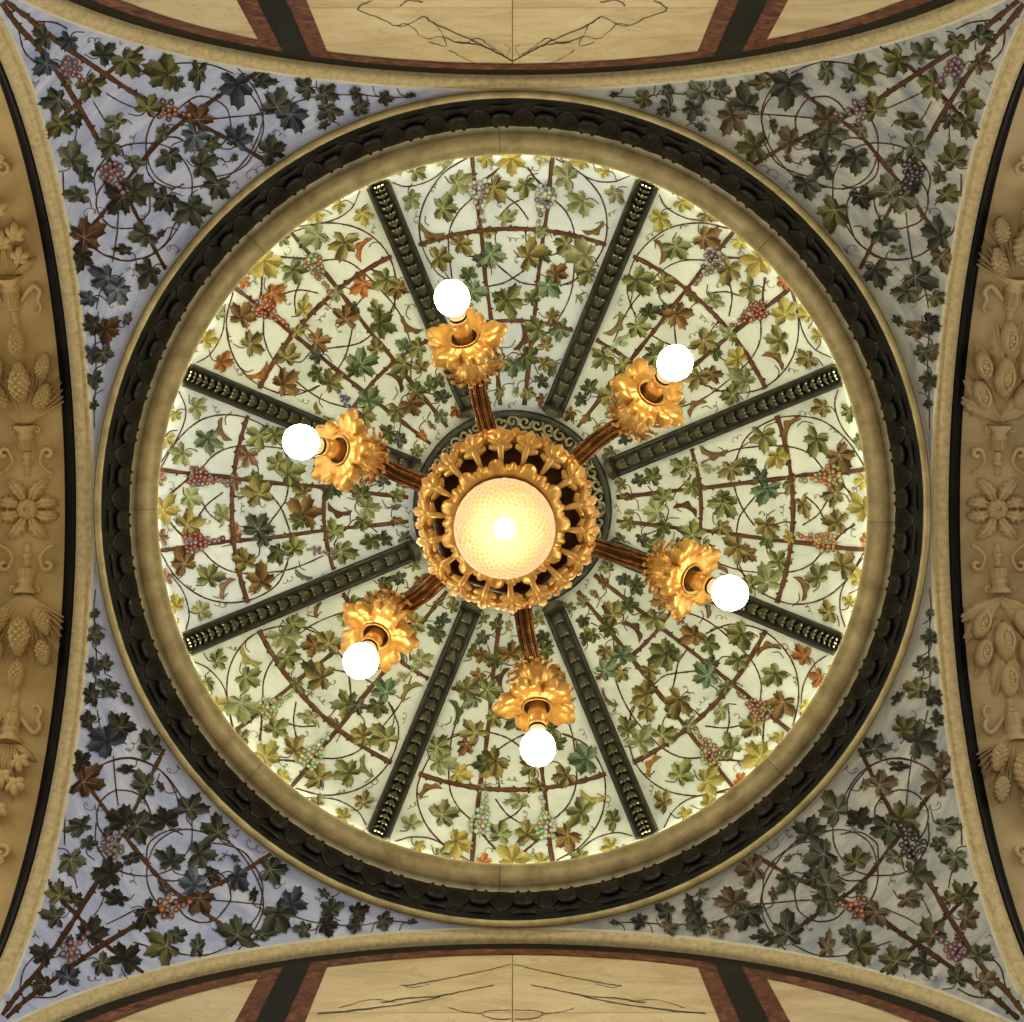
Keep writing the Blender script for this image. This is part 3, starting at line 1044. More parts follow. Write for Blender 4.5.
def lunette(side, name, joint_h, veins):
    sy = -1 if side == 'top' else 1

    def W(x, h, dep=0.0):
        return V(x, sy * (YW - dep), h)
    hb = 3.9
    # black and red arched borders on the wall
    wall = MB()
    n = 72
    for (e0, e1, mi, dep) in ((-.02, -.101, 0, .004), (-.10, -.181, 1, .003)):
        rows = []
        for i in range(n + 1):
            th = rad(-90 + 180 * i / n)
            rows.append([W((A + e) * sin(th), HS + (A + e) * cos(th), dep) for e in (e0, e1)])
        wall.grid(rows, mi, smooth=False)
    wo = obj(name, wall, [M_BLACKM, M_RED], kind='structure')
    RI = A - .178

    def column(x0, x1, R, b, t=None, dep=0.0):
        m = MB()
        k = max(2, int((x1 - x0) / .03))
        rows = []
        for i in range(k + 1):
            x = x0 + (x1 - x0) * i / k
            top = HS + math.sqrt(max(0, R * R - x * x))
            if t is not None:
                top = min(top, t)
            rows.append([W(x, b, dep), W(x, max(top, b), dep)])
        m.grid(rows, 0, smooth=False)
        for i in (0, k):   # side faces give the slab its thickness
            p, q = rows[i]
            off = Vector((0, sy * .03, 0))
            a = [m.add(v) for v in (p, q, q + off, p + off)]
            m.face(a, 0, False)
        return m
    x1, x2, x3, x4 = .4045 * YW, .4445 * YW, .500 * YW, .541 * YW
    g = .0016
    for s_ in (-1, 1):
        def cc(a, b, *r, **k):
            return column(*(sorted((s_ * a, s_ * b))), *r, **k)
        up = cc(g, x1, RI + .006, joint_h + g)
        lo_ = cc(g, x1, RI + .006, hb, joint_h - g)
        for m, isup in ((up, True), (lo_, False)):
            for pts, w in veins:
                # px polylines on the photo, mirrored for the book-matched neighbour
                P = []
                for px, py in pts:
                    v = abs(py - CY)
                    h = YW * F / v
                    P.append((s_ * abs(px - CX) * h / F, h))
                if len(P) > 2:
                    Q = catmull([(a, b, 0) for a, b in P], 6)
                else:
                    Q = [Vector((a, b, 0)) for a, b in P]
                rg = random.Random(3)
                rows = []
                for i, p in enumerate(Q):
                    t = (Q[min(i + 1, len(Q) - 1)] - Q[max(i - 1, 0)]).normalized()
                    ww = w * rg.uniform(.5, 1.3) * .0019
                    jx, jh = rg.uniform(-1, 1) * .004, rg.uniform(-1, 1) * .004
                    rows.append((p.x + jx, p.y + jh, t, ww))
                for (a, b) in zip(rows, rows[1:]):
                    mid = (a[1] + b[1]) / 2
                    if (mid > joint_h) != isup:
                        continue
                    idx = []
                    for (x, h, t, ww), s2 in ((a, -1), (a, 1), (b, 1), (b, -1)):
                        idx.append(m.add(W(x - t.y * ww * s2, h + t.x * ww * s2 * 2.5, .0012)))
                    m.face(idx, 1, False)
            obj('marble_slab', m, [M_MARBLE, M_JOINT], wo)
        obj('red_marble_strip', cc(x1, x2 + .002, RI + .01, hb, dep=.002), M_RED, wo)
        obj('black_marble_strip', cc(x2, x3, RI + .082, hb, dep=.005), M_BLACKM, wo)
        obj('red_marble_strip', cc(x3 - .002, x4, RI + .01, hb, dep=.002), M_RED, wo)
        obj('marble_slab', cc(x4 - .001, RI, RI + .006, hb), [M_MARBLE, M_JOINT], wo)
    obj('backing', column(-A + .02, A - .02, A - .02, hb, dep=-.004), M_JOINT, wo)
    bk = MB()
    rows = [[W(-g * 3, hb, -.002), W(-g * 3, HS + RI, -.002)], [W(g * 3, hb, -.002), W(g * 3, HS + RI, -.002)]]
    bk.grid(rows)
    rows = [[W(-x1, joint_h - 3 * g, -.002), W(-x1, joint_h + 3 * g, -.002)], [W(x1, joint_h - 3 * g, -.002), W(x1, joint_h + 3 * g, -.002)]]
    bk.grid(rows)
    obj('joint_cross', bk, M_JOINT, wo)
    return wo


VEIN_TOP = [([(513, 61), (500, 54), (486, 47), (470, 43), (455, 42)], 1.6), ([(504, 55), (490, 46), (478, 38), (462, 43), (440, 36)], 1.2), ([(512, 61), (490, 49), (474, 41), (436, 24), (424, 16)], 1.6),
            ([(476, 64), (462, 57), (450, 50)], 1.0), ([(436, 24), (446, 45), (430, 42)], 1.0), ([(424, 16), (400, 26), (380, 18), (358, 9), (372, 0)], 1.2),
            ([(400, 6), (408, 0), (424, 2)], 1.6), ([(440, 36), (425, 38), (408, 24), (396, 25)], .9), ([(505, 58), (515, 48), (520, 44)], .7)]
VEIN_BOT = [([(514, 964), (490, 970), (460, 976), (430, 982), (404, 986)], 1.2), ([(494, 985), (470, 990), (440, 996), (405, 999), (380, 1003)], 1.5), ([(440, 997), (400, 1005), (350, 1011), (318, 1014)], 1.8),
            ([(430, 984), (412, 988), (402, 985)], 1.0), ([(514, 1010), (490, 1011), (482, 1014), (492, 1019), (514, 1019)], 1.0), ([(482, 1014), (462, 1012), (450, 1008)], .9),
            ([(396, 1002), (370, 1000), (340, 1008)], .8)]
lunette('top', 'wall_north', YW * F / 501.5, VEIN_TOP)
lunette('bottom', 'wall_south', YW * F / 503.5, VEIN_BOT)

# ------------------------------------------------------------------ arch soffits with stucco relief
RB = .06            # soffit sits this far above the arch
XA = 1.857          # candelabra axis
KS = 6.46 / F       # metres per photo pixel up there


def theta_of(dy):
    lo, hi = 0.0, PI / 2
    for _ in range(40):
        m = (lo + hi) / 2
        if F * (A + RB) * sin(m) / (HS + (A + RB) * cos(m)) < dy:
            lo = m
        else:
            hi = m
    return lo


class Relief:
    def __init__(s, side, mat, root):
        s.sx = -1 if side == 'left' else 1
        s.side, s.mat, s.root = side, mat, root

    def fr(s, up, dy, w=0.0, ang=0.0):
        """frame: x away from the boss along the arch, y across (towards the dome), z into the room.
        up: -1 towards the top of the photo, +1 down; dy, w in photo pixels"""
        th = theta_of(dy) if dy >= 0 else -theta_of(-dy)
        R = A + RB
        p = V(s.sx * (XA - w * KS), up * R * sin(th), HS + R * cos(th))
        t = Vector((0, up * cos(th), -sin(th)))
        n = Vector((0, -up * sin(th), -cos(th)))
        y = Vector((-s.sx, 0, 0))
        m = Matrix((t, y, n)).transposed().to_4x4()
        return Matrix.Translation(p) @ m @ Matrix.Rotation(ang, 4, 'Z') @ Matrix.Diagonal((KS, KS, KS * 2.3, 1))

    def part(s, name, mb):
        obj(name, mb, s.mat, s.root)


def pinecone(mb, fr, L, Wd):
    nu, nv = 48, 32
    rows = []
    for i in range(nv + 1):
        t = i / nv
        row = []
        for k in range(nu):
            p = 2 * PI * k / nu
            b = Wd * sin(PI * (t * .94 + .03)) ** .75 * (1.1 - .35 * t)
            c = (abs(sin((k + i) * PI / 6)) * abs(sin((k - i) * PI / 6))) ** .6
            q = b * (.76 + .36 * c)
            row.append(fr @ Vector((L * (t - .5), q * cos(p) * .5, q * sin(p) * .4 + Wd * .12)))
        rows.append(row)
    mb.grid(rows, 0, False, True)


def spike(mb, fr, L, w, h=2.2):
    rows = []
    for i in range(7):
        t = i / 6
        ww = w * (1 - t * .75) / 2
        z = h * (1 - .2 * t)
        rows.append([fr @ Vector((L * t, y * ww, zz)) for y, zz in ((-1, 0), (-.9, z * .7), (0, z), (.9, z * .7), (1, 0))])
    ids = mb.grid(rows)
    mb.face(ids[-1])


def relief_leaf(mb, fr, L, Wd, h=4, lobes=4, curl_=0.0):
    """acanthus-like leaf, scalloped edge, raised midrib"""
    n, m = 16, 9
    rows = []
    for i in range(n + 1):
        t = i / n
        w = Wd / 2 * sin(PI * (t * .93 + .05)) ** .7 * (1 + .22 * sin(t * lobes * 2 * PI - .6)) * (1.05 - .25 * t)
        if i == n:
            w = .15
        row = []
        for j in range(m):
            y = -1 + 2 * j / (m - 1)
            z = h * (1 - abs(y) ** 1.4) * (.45 + .55 * sin(PI * min(1, t * 1.05))) + h * .5 * (1 - abs(abs(y) - .55) * 2.2 if abs(abs(y) - .55) < .45 else 0) * .5
            if j == (m - 1) / 2:
                z -= h * .28
            x = L * t + abs(y) * w * .35
            yy = y * w + curl_ * t * t * L
            row.append(fr @ Vector((x, yy, z if abs(y) < 1 else 0)))
        rows.append(row)
    mb.grid(rows)


def urn(mb, fr, prof):
    """prof: (along, half width); half round"""
    rows = []
    for t, w in prof:
        rows.append([fr @ Vector((t, w * cos(PI * k / 12), w * .62 * sin(PI * k / 12))) for k in range(13)])
    ids = mb.grid(rows)
    mb.face(ids[0])
    mb.face(ids[-1][::-1])
    for k in range(5):   # gadroons
        a = PI * (k + .5) / 5
        t0, t1 = prof[1][0], prof[2][0]
        w0, w1 = prof[1][1], prof[2][1]
        pts = [fr @ Vector((t0 + (t1 - t0) * q, (w0 + (w1 - w0) * q) * cos(a), (w0 + (w1 - w0) * q) * .66 * sin(a))) for q in (0, .5, 1)]
        mb.tube(pts, .9 * KS, 6)


def strap(mb, fr, pts, r=2.0):
    P = [fr @ Vector((a, b, c)) for a, b, c in catmull([(p[0], p[1], p[2] if len(p) > 2 else 2.2) for p in pts], 6)]
    n = len(P)
    mb.tube(P, [r * KS * (.7 + .5 * sin(PI * min(1, .15 + i / n))) for i in range(n)], 8)


def spiral(cx, cy, r, a0, turns, n=12, h=2.4):
    return [(cx + r * (1 - .75 * i / n) * cos(a0 + turns * 2 * PI * i / n), cy + r * (1 - .75 * i / n) * sin(a0 + turns * 2 * PI * i / n), h) for i in range(n + 1)]


def flower(mb, fr, r, n=5):
    for k in range(n):
        f = fr @ Matrix.Rotation(2 * PI * k / n, 4, 'Z') @ Matrix.Translation((r * .58, 0, 2.2)) @ Matrix.Rotation(.35, 4, 'Y')
        mb.blob(f, r * .48, r * .38, 1.9, 10, 6)
    mb.blob(fr @ Matrix.Translation((0, 0, 3.4)), r * .26, r * .26, 1.8, 8, 6)


def soffit(side, mat, label, seq):
    sx = -1 if side == 'left' else 1
    mb = MB()
    n = 72
    rows = []
    for i in range(n + 1):
        th = rad(-90 + 180 * i / n)
        R = A + RB
        rows.append([V(sx * x, R * sin(th), HS + R * cos(th)) for x in (A + .106, A + .25, A + .40, A + .445)])
    down = Vector((0, 0, -.9))
    rows = [[p + down for p in rows[0]]] + rows + [[p + down for p in rows[-1]]]
    mb.grid(rows)
    root = obj('relief_panel', mb, mat)
    tag(root, label, 'relief panel', 'stucco relief panels on the arch soffits')
    R_ = Relief(side, mat, root)
    # boss: rosette with berries and eight acanthus leaves
    b = MB()
    f0 = R_.fr(1, 0)
    flower(b, f0, 11, 8)
    for k in range(7):
        a = 2 * PI * k / 7
        b.blob(f0 @ Matrix.Translation((2.6 * cos(a), 2.6 * sin(a), 5)), 1.4, 1.4, 1.4, 6, 5)
    R_.part('rosette', b)
    for k in range(8):
        a = 2 * PI * (k + .5) / 8
        m = MB()
        relief_leaf(m, f0 @ Matrix.Rotation(a, 4, 'Z') @ Matrix.Translation((9, 0, 0)), 27 if k in (0, 3, 4, 7) else 22, 17, 5, 4, .25 * (1 if sin(2 * a) > 0 else -1))
        R_.part('acanthus_leaf', m)
    for up in (-1, 1):
        # volutes beside the stem
        for s_ in (-1, 1):
            m = MB()
            strap(m, R_.fr(up, 46), spiral(10, s_ * 22, 6, -s_ * 1.5, s_ * .9) [::-1] + [(2, s_ * 14), (-6, s_ * 20), (-10, s_ * 27)], 2.2)
            R_.part('volute', m)
        st = MB()
        urn(st, R_.fr(up, 60), [(-26, 3.5), (-16, 3.5), (-15, 5.5), (-12, 5.5), (-11, 3.6), (-2, 4)])
        R_.part('stem', st)
        m = MB()
        urn(m, R_.fr(up, 68), [(-9, 5), (-8, 8.5), (2, 7.5), (4, 9.5), (7, 7), (10, 8), (14, 12.5), (17, 12)])
        for s_ in (-1, 1):
            strap(m, R_.fr(up, 80), spiral(0, s_ * 12, 3.2, 0, s_ * .9), 1.3)
        R_.part('urn', m)
        cone_cluster = (up, 86) if side == 'left' else (up, 225)
        pod_cluster = (up, 86) if side == 'right' else None
        far = 0
        # burst of spikes with pinecones
        d0 = cone_cluster[1]
        m = MB()
        for i in range(-9, 10):
            a = i * .108
            spike(m, R_.fr(up, d0, 0, a), (90 if side == 'left' else 70) * (1 - .0035 * i * i), 4.0, 3.4)
        for i in range(-5, 6):
            a = i * .2 + .05
            spike(m, R_.fr(up, d0 + 2, i * .8, a), 52, 5, 4.0)
        R_.part('needle_burst', m)
        for (dd, w, L, Wd, a) in ((44, 0, 40, 21, 0), (28, 21, 30, 16, .35), (28, -21, 30, 16, -.35), (60, 24, 27, 15, .3), (60, -24, 27, 15, -.3), (84 if side == 'left' else 78, 0, 32, 15, 0)):
            m = MB()
            pinecone(m, R_.fr(up, d0 + dd, w, a) @ Matrix.Translation((0, 0, 2)), L, Wd)
            R_.part('pinecone', m)
        if pod_cluster:
            d0 = 88
            for (dd, w, L, Wd, a) in ((0, 0, 66, 22, .72), (0, 0, 66, 22, -.72), (22, 3, 70, 20, .42), (22, -3, 70, 20, -.42), (2, 0, 50, 20, 1.1), (2, 0, 50, 20, -1.1), (40, 0, 64, 20, .22), (40, 0, 64, 20, -.22)):
                m = MB()
                relief_leaf(m, R_.fr(up, d0 + dd, w, a), L, Wd, 4, 5)
                R_.part('serrated_leaf', m)
            for (dd, w, L, Wd, a) in ((46, 0, 40, 22, 0), (28, 21, 32, 18, .4), (28, -21, 32, 18, -.4), (58, 22, 30, 17, .35), (58, -22, 30, 17, -.35), (86, 0, 34, 16, 0)):
                m = MB()
                f = R_.fr(up, d0 + dd, w, a)
                m.blob(f @ Matrix.Translation((0, 0, 3)), L / 2, Wd / 2, 6, 14, 10)
                # open lip with seeds
                for s_ in (-1, 1):
                    strap(m, f, [(-L * .3, 0, 8.2), (-L * .1, s_ * Wd * .24, 8.8), (L * .15, s_ * Wd * .24, 8.6), (L * .36, 0, 6.6)], 1.0)
                for i in range(5):
                    m.blob(f @ Matrix.Translation((-L * .2 + i * L * .11, (1.1 if i % 2 else -1.1), 9)), 1.9, 1.7, 1.7, 6, 5)
                R_.part('seed_pod', m)
        # upper stem and urn
        e = 186
        m = MB()
        urn(m, R_.fr(up, e + 6), [(-12, 3.5), (8, 4), (9, 6), (12, 6), (13, 4.5), (16, 5)])
        R_.part('stem', m)
        m = MB()
        urn(m, R_.fr(up, e + 24), [(-4, 5), (-3, 9), (10, 8), (12, 10), (15, 7.5), (19, 8.5), (23, 13), (26, 12.5)])
        R_.part('urn', m)
        for s_ in (-1, 1):
            m = MB()
            strap(m, R_.fr(up, e + 24), [(0, s_ * 9), (10, s_ * 17), (16, s_ * 24), (10, s_ * 29), (2, s_ * 26), (-6, s_ * 28), (-12, s_ * 24), (-10, s_ * 19)], 2.2)
            R_.part('ribbon', m)
        if side == 'left':
            d0 = e + 50
            for (w, L, a) in ((0, 40, 0), (6, 40, .5), (-6, 40, -.5), (10, 30, .95), (-10, 30, -.95), (3, 62, .2), (-3, 62, -.2)):
                m = MB()
                relief_leaf(m, R_.fr(up, d0, w * .5, a), L, 11, 4, 0)
                R_.part('lily_leaf', m)
            for (dd, w, r) in ((22, 17, 9.5), (46, 17, 10), (30, -14, 9.5), (52, -12, 10), (38, 3, 10), (72, 5, 9.5), (70, -12, 8)):
                m = MB()
                flower(m, R_.fr(up, d0 + dd, w) @ Matrix.Translation((0, 0, 3)), r, 5)
                R_.part('blossom', m)
        for s_ in (-1, 1):
            m = MB()
            strap(m, R_.fr(up, 345), spiral(0, s_ * 16, 8, 0, s_ * 1.1)[::-1] + [(12, s_ * 20), (20, s_ * 12), (26, s_ * 4)], 2.4)
            R_.part('volute', m)
    jl = MB()
    for up, dy in ((-1, 66), (1, 66), (-1, 150), (1, 175)):
        f = R_.fr(up, dy)
        jl.grid([[f @ Vector((-.35, y, .3)) for y in (-38, 38)], [f @ Vector((.35, y, .3)) for y in (-38, 38)]])
    R_.part('joint_line', jl)
    # outer moulding of the arch
    obj('trim_6' if side == 'left' else 'trim_7', sweep([(.421, .06), (.425, -.02), (.46, -.02), (.47, .0), (.47, .08)], side, 48), M_BLACK, kind='structure')
    obj('wall_west' if side == 'left' else 'wall_east', sweep([(.465, .07), (1.3, .07)], side, 48), M_CREAM, kind='structure')


soffit('left', M_RELIEF_L, 'ochre stucco arch relief with pinecones nearest its rosette and blossoms above the vases', None)
soffit('right', M_RELIEF_R, 'buff stucco arch relief with open seed pods and serrated leaves nearest its rosette', None)

# ------------------------------------------------------------------ chandelier
HC = 5.42           # level of the arms above the eye


def at(px, py, h):
    return V((px - CX) * h / F, (py - CY) * h / F, h)


base = at(509, 518, HC)
ch = empty('chandelier', base)
tag(ch, 'gilded six-armed chandelier with a lit cut-glass bowl hanging below the dome', 'chandelier')

# stem up to the medallion
mb = MB()
top = V(0, 0, hm - .045)
b0 = at(509, 517, 5.95)
axv = (b0 - top).normalized()
mb.tube([top + (b0 - top) * t for t in (0, .2, .4, .6, .8, 1)], [.02, .018, .018, .018, .02, .024], 12)
for t in (.15, .5, .85):
    mb.blob(Matrix.Translation(top + (b0 - top) * t), .035, .035, .03, 12, 8)
obj('stem', mb, M_ARM, ch)
mb = MB()
mb.lathe([(.02, -.10), (.05, -.09), (.06, -.06), (.10, -.04), (.115, -.02), (.115, -.0), (.02, 0)], Matrix.Translation(V(0, 0, hm - .035)), 32)
obj('ceiling_canopy', mb, M_GOLD_D, ch)

# body: dark basket that carries the arms and the bowl
cR = at(507, 519.5, 5.36)
cB = at(504.4, 525, 5.22)
cG = at(504.6, 528.5, 5.18)
tilt = ((b0 - cG).normalized()).rotation_difference(Vector((0, 0, 1))).inverted() if False else None
zax = (at(509, 518, 5.5) - cG).normalized()
xax = Vector((1, 0, 0))
xax = (xax - zax * zax.dot(xax)).normalized()
yax = zax.cross(xax)
ROT = Matrix((xax, yax, zax)).transposed().to_4x4()


def fr_at(p):
    return Matrix.Translation(p) @ ROT


mb = MB()
hexm = lambda p, z: 1 + .035 * cos(6 * (p - rad(18)))
mb.lathe([(.001, .62), (.03, .60), (.045, .5), (.035, .44), (.07, .36), (.11, .30), (.09, .24), (.14, .18), (.2, .13), (.245, .08), (.25, .05), (.235, .03), (.19, .02), (.1, .03), (.001, .04)],
         fr_at(cR), 48, 0, hexm)
obj('body', mb, M_SHADOWY, ch)
mb = MB()
rows = []
for q in range(13):
    a = 2 * PI * q / 12
    rows.append([])
seg = 72
for i in range(seg):
    p = 2 * PI * i / seg
    rr = .263 * (1 + .03 * cos(6 * (p - rad(18))))
    row = []
    for q in range(10):
        a = 2 * PI * q / 10
        r_ = .020 * (1 + .12 * cos(p * 36))
        row.append(fr_at(cR) @ Vector(((rr + r_ * cos(a)) * cos(p), (rr + r_ * cos(a)) * sin(p), .005 + r_ * sin(a))))
    rows.append(row)
mb.grid(rows[13:], 0, True, True)
obj('basket_ring', mb, M_GOLD_D, ch)


def acanthus(mb, fr, L, Wd, lift, mi=0, lobes=5):
    """gilded leaf seen from its back: narrow at the foot, five pointed lobes, tip curling away from the viewer"""
    n, m = 8, 61
    rows = []
    spread = rad(128)
    for i in range(n + 1):
        t = i / n
        row = []
        for j in range(m):
            q = -1 + 2 * j / (m - 1)
            a = q * spread
            # radius of the lobed outline around the heart of the leaf
            lob = abs(cos(q * PI * lobes / 2 * .98)) ** .6
            tooth = abs(cos(q * PI * lobes * 1.5)) ** .7
            R = (.52 + .48 * cos(a * .62)) * (.60 + .34 * lob + .06 * tooth)
            x = L * .36 + L * .64 * R * t * cos(a)
            y = Wd * .62 * R * t * sin(a)
            if x < L * .30:
                y *= max(.25, (x / (L * .30)))
            z = -.014 * (1 - t ** 2) - .007 * lob * t + lift * max(0, x / L - .55) ** 1.5 * 1.6 + .006 * abs(y / Wd) + (.005 if lob < .3 else 0)
            row.append(fr @ Vector((x, y, z)))
        rows.append(row)
    mb.grid(rows, mi)


# ring of eighteen acanthus leaves
for k in range(18):
    p = 2 * PI * (k + .3) / 18
    f = fr_at(cR) @ Matrix.Rotation(p, 4, 'Z')
    mb = MB()
    hx = 1 + .03 * cos(6 * (p - rad(18)))
    # stalk rising from the rim of the bowl, then the leaf
    pts = [f @ Vector(v) for v in ((.172, 0, -.090), (.195, 0, -.098), (.215, 0, -.096), (.235, 0, -.088), (.262, 0, -.082))]
    mb.tube(pts, [.005, .0075, .010, .013, .004], 10)
    acanthus(mb, f @ Matrix.Translation((.206, 0, -.080)), .092 * hx, .084, .12, 0, 5)
    obj('acanthus_leaf', mb, M_GOLD, ch)
# outer fringe of smaller leaves behind them
for k in range(18):
    p = 2 * PI * (k + .8) / 18
    f = fr_at(cR) @ Matrix.Rotation(p, 4, 'Z')
    mb = MB()
    acanthus(mb, f @ Matrix.Translation((.232, 0, -.02)), .064, .07, .08, 0, 5)
    obj('small_leaf', mb, M_GOLD_D, ch)

# gilded scalloped rim
mb = MB()
seg = 288
rows = []
for (r, z, k) in ((.150, .006, 0), (.156, -.004, 0), (.164, -.006, .15), (.176, .002, .5), (.188, .014, .85), (.197, .026, 1.0), (.199, .030, 1.0), (.195, .034, .95), (.18, .03, .6), (.158, .022, 0)):
    row = []
    for i in range(seg):
        p = 2 * PI * i / seg
        big = max(0, cos(11 * p)) ** .45
        small = max(0, -cos(11 * p)) ** .45 * abs(cos(22 * p)) ** .4 * .62
        s_ = max(big, small)
        rr = r * (1 - .12 * k * (1 - s_)) + .006 * k
        zz = z - .006 * k * s_ + .003 * k * abs(sin(33 * p))
        row.append(fr_at(cB) @ Vector((rr * cos(p), rr * sin(p), zz)))
    rows.append(row)
mb.grid(rows, 0, False, True)
obj('shade_rim', mb, M_GOLD, ch)

# cut-glass bowl: diamonds with raised ridges
mb = MB()
NA, NR = 30, 17


def bowl(j, i):
    t = j / NR
    r = .154 * sin(t * PI / 2) ** .9 if j else .0
    z = -.085 * cos(t * PI / 2) ** 1.0
    a = 2 * PI * (i + .5 * (j % 2)) / NA
    return Vector((r * cos(a), r * sin(a), z))


fb = fr_at(cG)
for j in range(0, NR - 1):
    for i in range(NA):
        o2 = j % 2
        a, b, c, d = bowl(j, i), bowl(j + 1, i if o2 == 0 else i + 1), bowl(j + 2, i), bowl(j + 1, i - 1 if o2 == 0 else i)
        if o2:
            a, c = bowl(j, i), bowl(j + 2, i)
            b, d = bowl(j + 1, i + 1), bowl(j + 1, i)
        else:
            b, d = bowl(j + 1, i), bowl(j + 1, i - 1)
        cen = (a + b + c + d) / 4
        nrm = cen.normalized() if cen.length > 0 else Vector((0, 0, -1))
        ins = [cen + (q - cen) * .74 for q in (a, b, c, d)]
        out = [mb.add(fb @ (q + q.normalized() * .003)) for q in (a, b, c, d)]
        inn = [mb.add(fb @ q) for q in ins]
        top_ = mb.add(fb @ (cen - nrm * .002))
        for q in range(4):
            mb.face((out[q], out[(q + 1) % 4], inn[(q + 1) % 4], inn[q]), 1, False)
            mb.face((inn[q], inn[(q + 1) % 4], top_), 0, False)
obj('glass_bowl', mb, [M_GLASS, M_GLASS_RIDGE], ch)
mb = MB()
mb.blob(fb @ Matrix.Translation((0, 0, -.010)), .034, .034, .034, 16, 12)
obj('bulb', mb, M_INNER, ch)
mb = MB()
mb.lathe([(.012, .09), (.02, .085), (.02, .03), (.014, .025)], fb, 16)
obj('socket', mb, M_CERAMIC, ch)
mb = MB()
mb.lathe([(.155, .004), (.15, .03), (.10, .07), (.03, .10), (.001, .10)], fb, 40)
obj('reflector', mb, M_GOLD, ch)


# arms
def flower_pan(mb, fr):
    """five-lobed gilded drip pan, opens along -z of fr"""
    seg = 240
    rows = []
    prof = [(.022, .010), (.030, -.004), (.040, -.012), (.050, -.012), (.060, -.006), (.074, -.010), (.090, -.016), (.104, -.016), (.115, -.006), (.119, .006)]
    for qi, (r, z) in enumerate(prof):
        k = max(0, (r - .045) / .072)
        row = []
        for i in range(seg):
            p = 2 * PI * i / seg
            l5 = abs(cos(2.5 * p))
            sub = abs(cos(7.5 * p)) if l5 > .35 else .5
            lobe = (.52 + .48 * l5 ** .62) * (1 - .20 * (1 - sub ** .55))
            rr = r * 1.22 * (1 - k * (1 - lobe))
            zz = z + k * .020 * (1 - l5) - .010 * k * sub * l5
            row.append(fr @ Vector((rr * cos(p), rr * sin(p), zz)))
        rows.append(row)
    for qi in (9, 8, 7, 6, 5, 4, 3, 2, 1, 0):   # back of the metal
        rows.append([v + (fr.to_3x3() @ Vector((0, 0, .004))) for v in rows[qi]])
    mb.grid(rows, 0, False, True)
    for k in range(5):    # beads where the lobes meet
        a = PI * (2 * k + 1) / 5
        mb.blob(fr @ Matrix.Translation((.079 * cos(a), .079 * sin(a), -.012)), .0065, .0065, .0065, 8, 6)


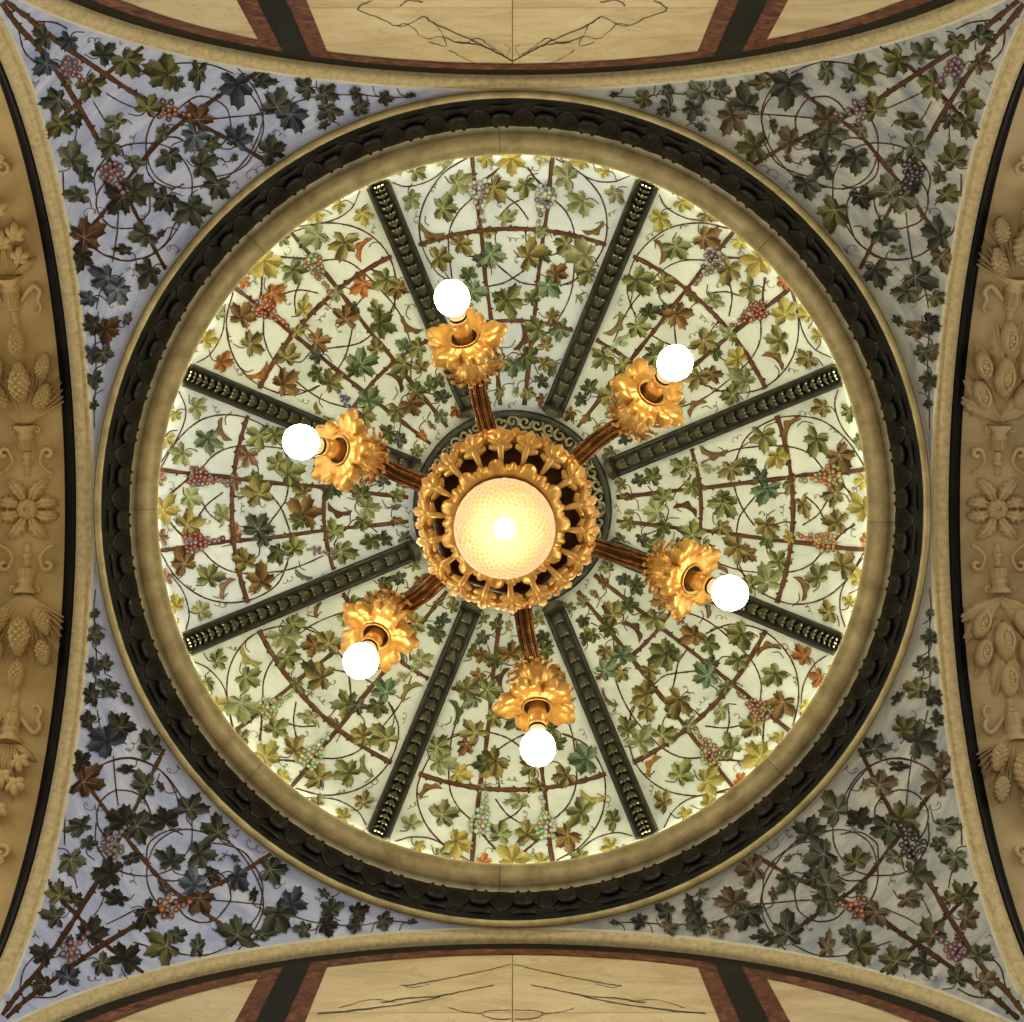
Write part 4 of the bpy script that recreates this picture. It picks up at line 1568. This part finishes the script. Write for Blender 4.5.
# (bulb, drip pan) where the photo shows them
ARMS = [((452, 298), (465, 340)), ((675, 363), (650, 395)), ((730, 593), (690, 578)), ((538, 748), (537, 705)), ((361, 661), (377, 634)), ((301, 442), (341, 451))]
for bp, pp in ARMS:
    B = at(*bp, 5.30)
    P = at(*pp, 5.43)
    d = (B - P).normalized()
    out = Vector((P.x - base.x, P.y - base.y, 0)).normalized()
    side = Vector((-out.y, out.x, 0))
    # frame with z away from the bulb
    z = -d
    x = (side - z * z.dot(side)).normalized()
    y = z.cross(x)
    rot = Matrix((x, y, z)).transposed().to_4x4()
    fp = Matrix.Translation(P) @ rot
    neck = P - d * .030
    s0 = base + out * .20 + Vector((0, 0, .02))
    rp = (Vector((P.x - base.x, P.y - base.y, 0))).length
    cal = P - d * .055
    pts = catmull([s0, base + out * .30 + Vector((0, 0, .075)), base + out * .40 + Vector((0, 0, .105)), cal - d * .07 + Vector((0, 0, .004)), cal - d * .02, neck], 7)
    n = len(pts)
    mb = MB()
    mb.tube(pts, [.020 - .004 * (i / n) for i in range(n)], 32, 0, .9, Vector((0, 0, 1)), lambda a: 1 + .2 * cos(8 * a))
    # applied scroll leaves along the arm
    for s_ in (-1, 1):
        q = [p + side * s_ * (.024 - .006 * i / n) + Vector((0, 0, -.010 + .02 * (i / n))) for i, p in enumerate(pts)]
        mb.tube(q[:int(n * .85)], [.009 - .003 * (i / n) for i in range(int(n * .85))], 10)
        q = [p + side * s_ * .010 + Vector((0, 0, -.020 + .004 * (i / n))) for i, p in enumerate(pts)]
        mb.tube(q[2:int(n * .7)], [.008 - .004 * (i / n) for i in range(2, int(n * .7))], 8)
    arm = obj('arm', mb, M_ARM, ch)
    # calyx: fringe of narrow leaves flaring back over the arm
    mb = MB()
    fc = Matrix.Translation(cal) @ rot
    for ring, (nn, r1, z1, w) in enumerate(((15, .080, .066, .021), (15, .066, .090, .019))):
        for k in range(nn):
            a = 2 * PI * (k + .5 * ring) / nn
            f = fc @ Matrix.Rotation(a, 4, 'Z')
            rows = []
            for i in range(9):
                t = i / 8
                r = .034 + (r1 - .034) * t ** 1.4 + .016 * max(0, t - .72) / .28
                h = -.004 + (z1 + .004) * sin(t * PI * .56) / sin(PI * .56) - .012 * max(0, t - .8) / .2
                ww = w / 2 * sin(PI * (t * .74 + .2)) ** .8
                rows.append([f @ Vector((r + (.005 if q == 0 else 0), ww * q, h)) for q in (-1, -.5, 0, .5, 1)])
            mb.grid(rows)
            mb.blob(Matrix.Translation(f @ Vector((r, 0, h))), .0068, .0068, .0068, 8, 6)
    mb.lathe([(.020, -.034), (.040, -.028), (.046, -.020), (.036, -.012), (.042, -.004), (.036, .010), (.028, .03), (.022, .06)], fc, 24)
    obj('calyx', mb, M_GOLD, arm)
    mb = MB()
    flower_pan(mb, fp)
    obj('drip_pan', mb, M_GOLD, arm)
    # socket
    Lb = (B - P).length
    mb = MB()
    fs = Matrix.Translation(P) @ rot
    s1 = Lb - .066
    mb.lathe([(.043, .002), (.049, -.012), (.052, -.017), (.048, -.019), (.042, -.012)], fs, 28)
    mb.lathe([(.042, -.012), (.036, -.004), (.027, -.004)], fs, 28, 1)  # dark annulus: shade of the cup's hollow put into its colour
    mb.lathe([(.027, -.004), (.026, -.022), (.030, -.026), (.030, -s1 + .042), (.0275, -s1 + .038), (.0275, -s1 + .032), (.031, -s1 + .028), (.031, -s1 + .02),
              (.026, -s1 + .016)], fs, 28)
    obj('socket', mb, [M_GOLD, M_SHADOWY], arm)
    mb = MB()
    mb.lathe([(.0262, -s1 + .0195), (.0285, -s1 + .017), (.0285, -s1 + .012), (.026, -s1 + .010)], fs, 28, 0)
    mb.lathe([(.026, -s1 + .012), (.027, -s1), (.029, -s1 - .012), (.034, -s1 - .026), (.036, -s1 - .034)], fs, 28, 1)
    obj('bulb_collar', mb, [M_BLACK, M_CERAMIC], arm)
    mb = MB()
    mb.blob(Matrix.Translation(B) @ rot @ Matrix.Rotation(PI / 2, 4, 'Y'), .060, .056, .056, 24, 16)
    obj('bulb', mb, M_BULB, arm)

# ------------------------------------------------------------------ light from the hall below, camera, view
w = bpy.data.worlds.new('hall')
bpy.context.scene.world = w
w.use_nodes = True
wt = w.node_tree
bg = wt.nodes['Background']
tc = wt.nodes.new('ShaderNodeTexCoord')
sp = wt.nodes.new('ShaderNodeSeparateXYZ')
wt.links.new(tc.outputs['Generated'], sp.inputs[0])
mr = wt.nodes.new('ShaderNodeMapRange')      # dark floor straight down, bright hall towards the horizon
mr.inputs[1].default_value = -1
mr.inputs[2].default_value = -.15
wt.links.new(sp.outputs[2], mr.inputs[0])
wr = wt.nodes.new('ShaderNodeValToRGB')
els = wr.color_ramp.elements
els[0].position, els[0].color = 0, (.54, .49, .41, 1)
els[1].position, els[1].color = 1, (2.0, 1.96, 1.88, 1)
e_ = els.new(.5)
e_.color = (.62, .58, .51, 1)
wt.links.new(mr.outputs[0], wr.inputs[0])
wt.links.new(wr.outputs[0], bg.inputs[0])
bg.inputs[1].default_value = .8

cam = bpy.data.cameras.new('camera')
cam.sensor_width = 36
cam.lens = F / 1024 * 36
cam.shift_x = -(CX - 512) / 1024
cam.shift_y = (CY - 511) / 1024
cam.clip_start = .05
co = bpy.data.objects.new('camera', cam)
co.location = (0, 0, CAMZ)
co.rotation_euler = (PI, 0, 0)
C.objects.link(co)
sc_ = bpy.context.scene
sc_.camera = co
sc_.cycles.use_denoising = True
sc_.cycles.max_bounces = 8
sc_.cycles.sample_clamp_indirect = 6
vs = sc_.view_settings
vs.view_transform = 'Standard'
vs.look = 'None'
vs.gamma = 1
vs.exposure = 0.1
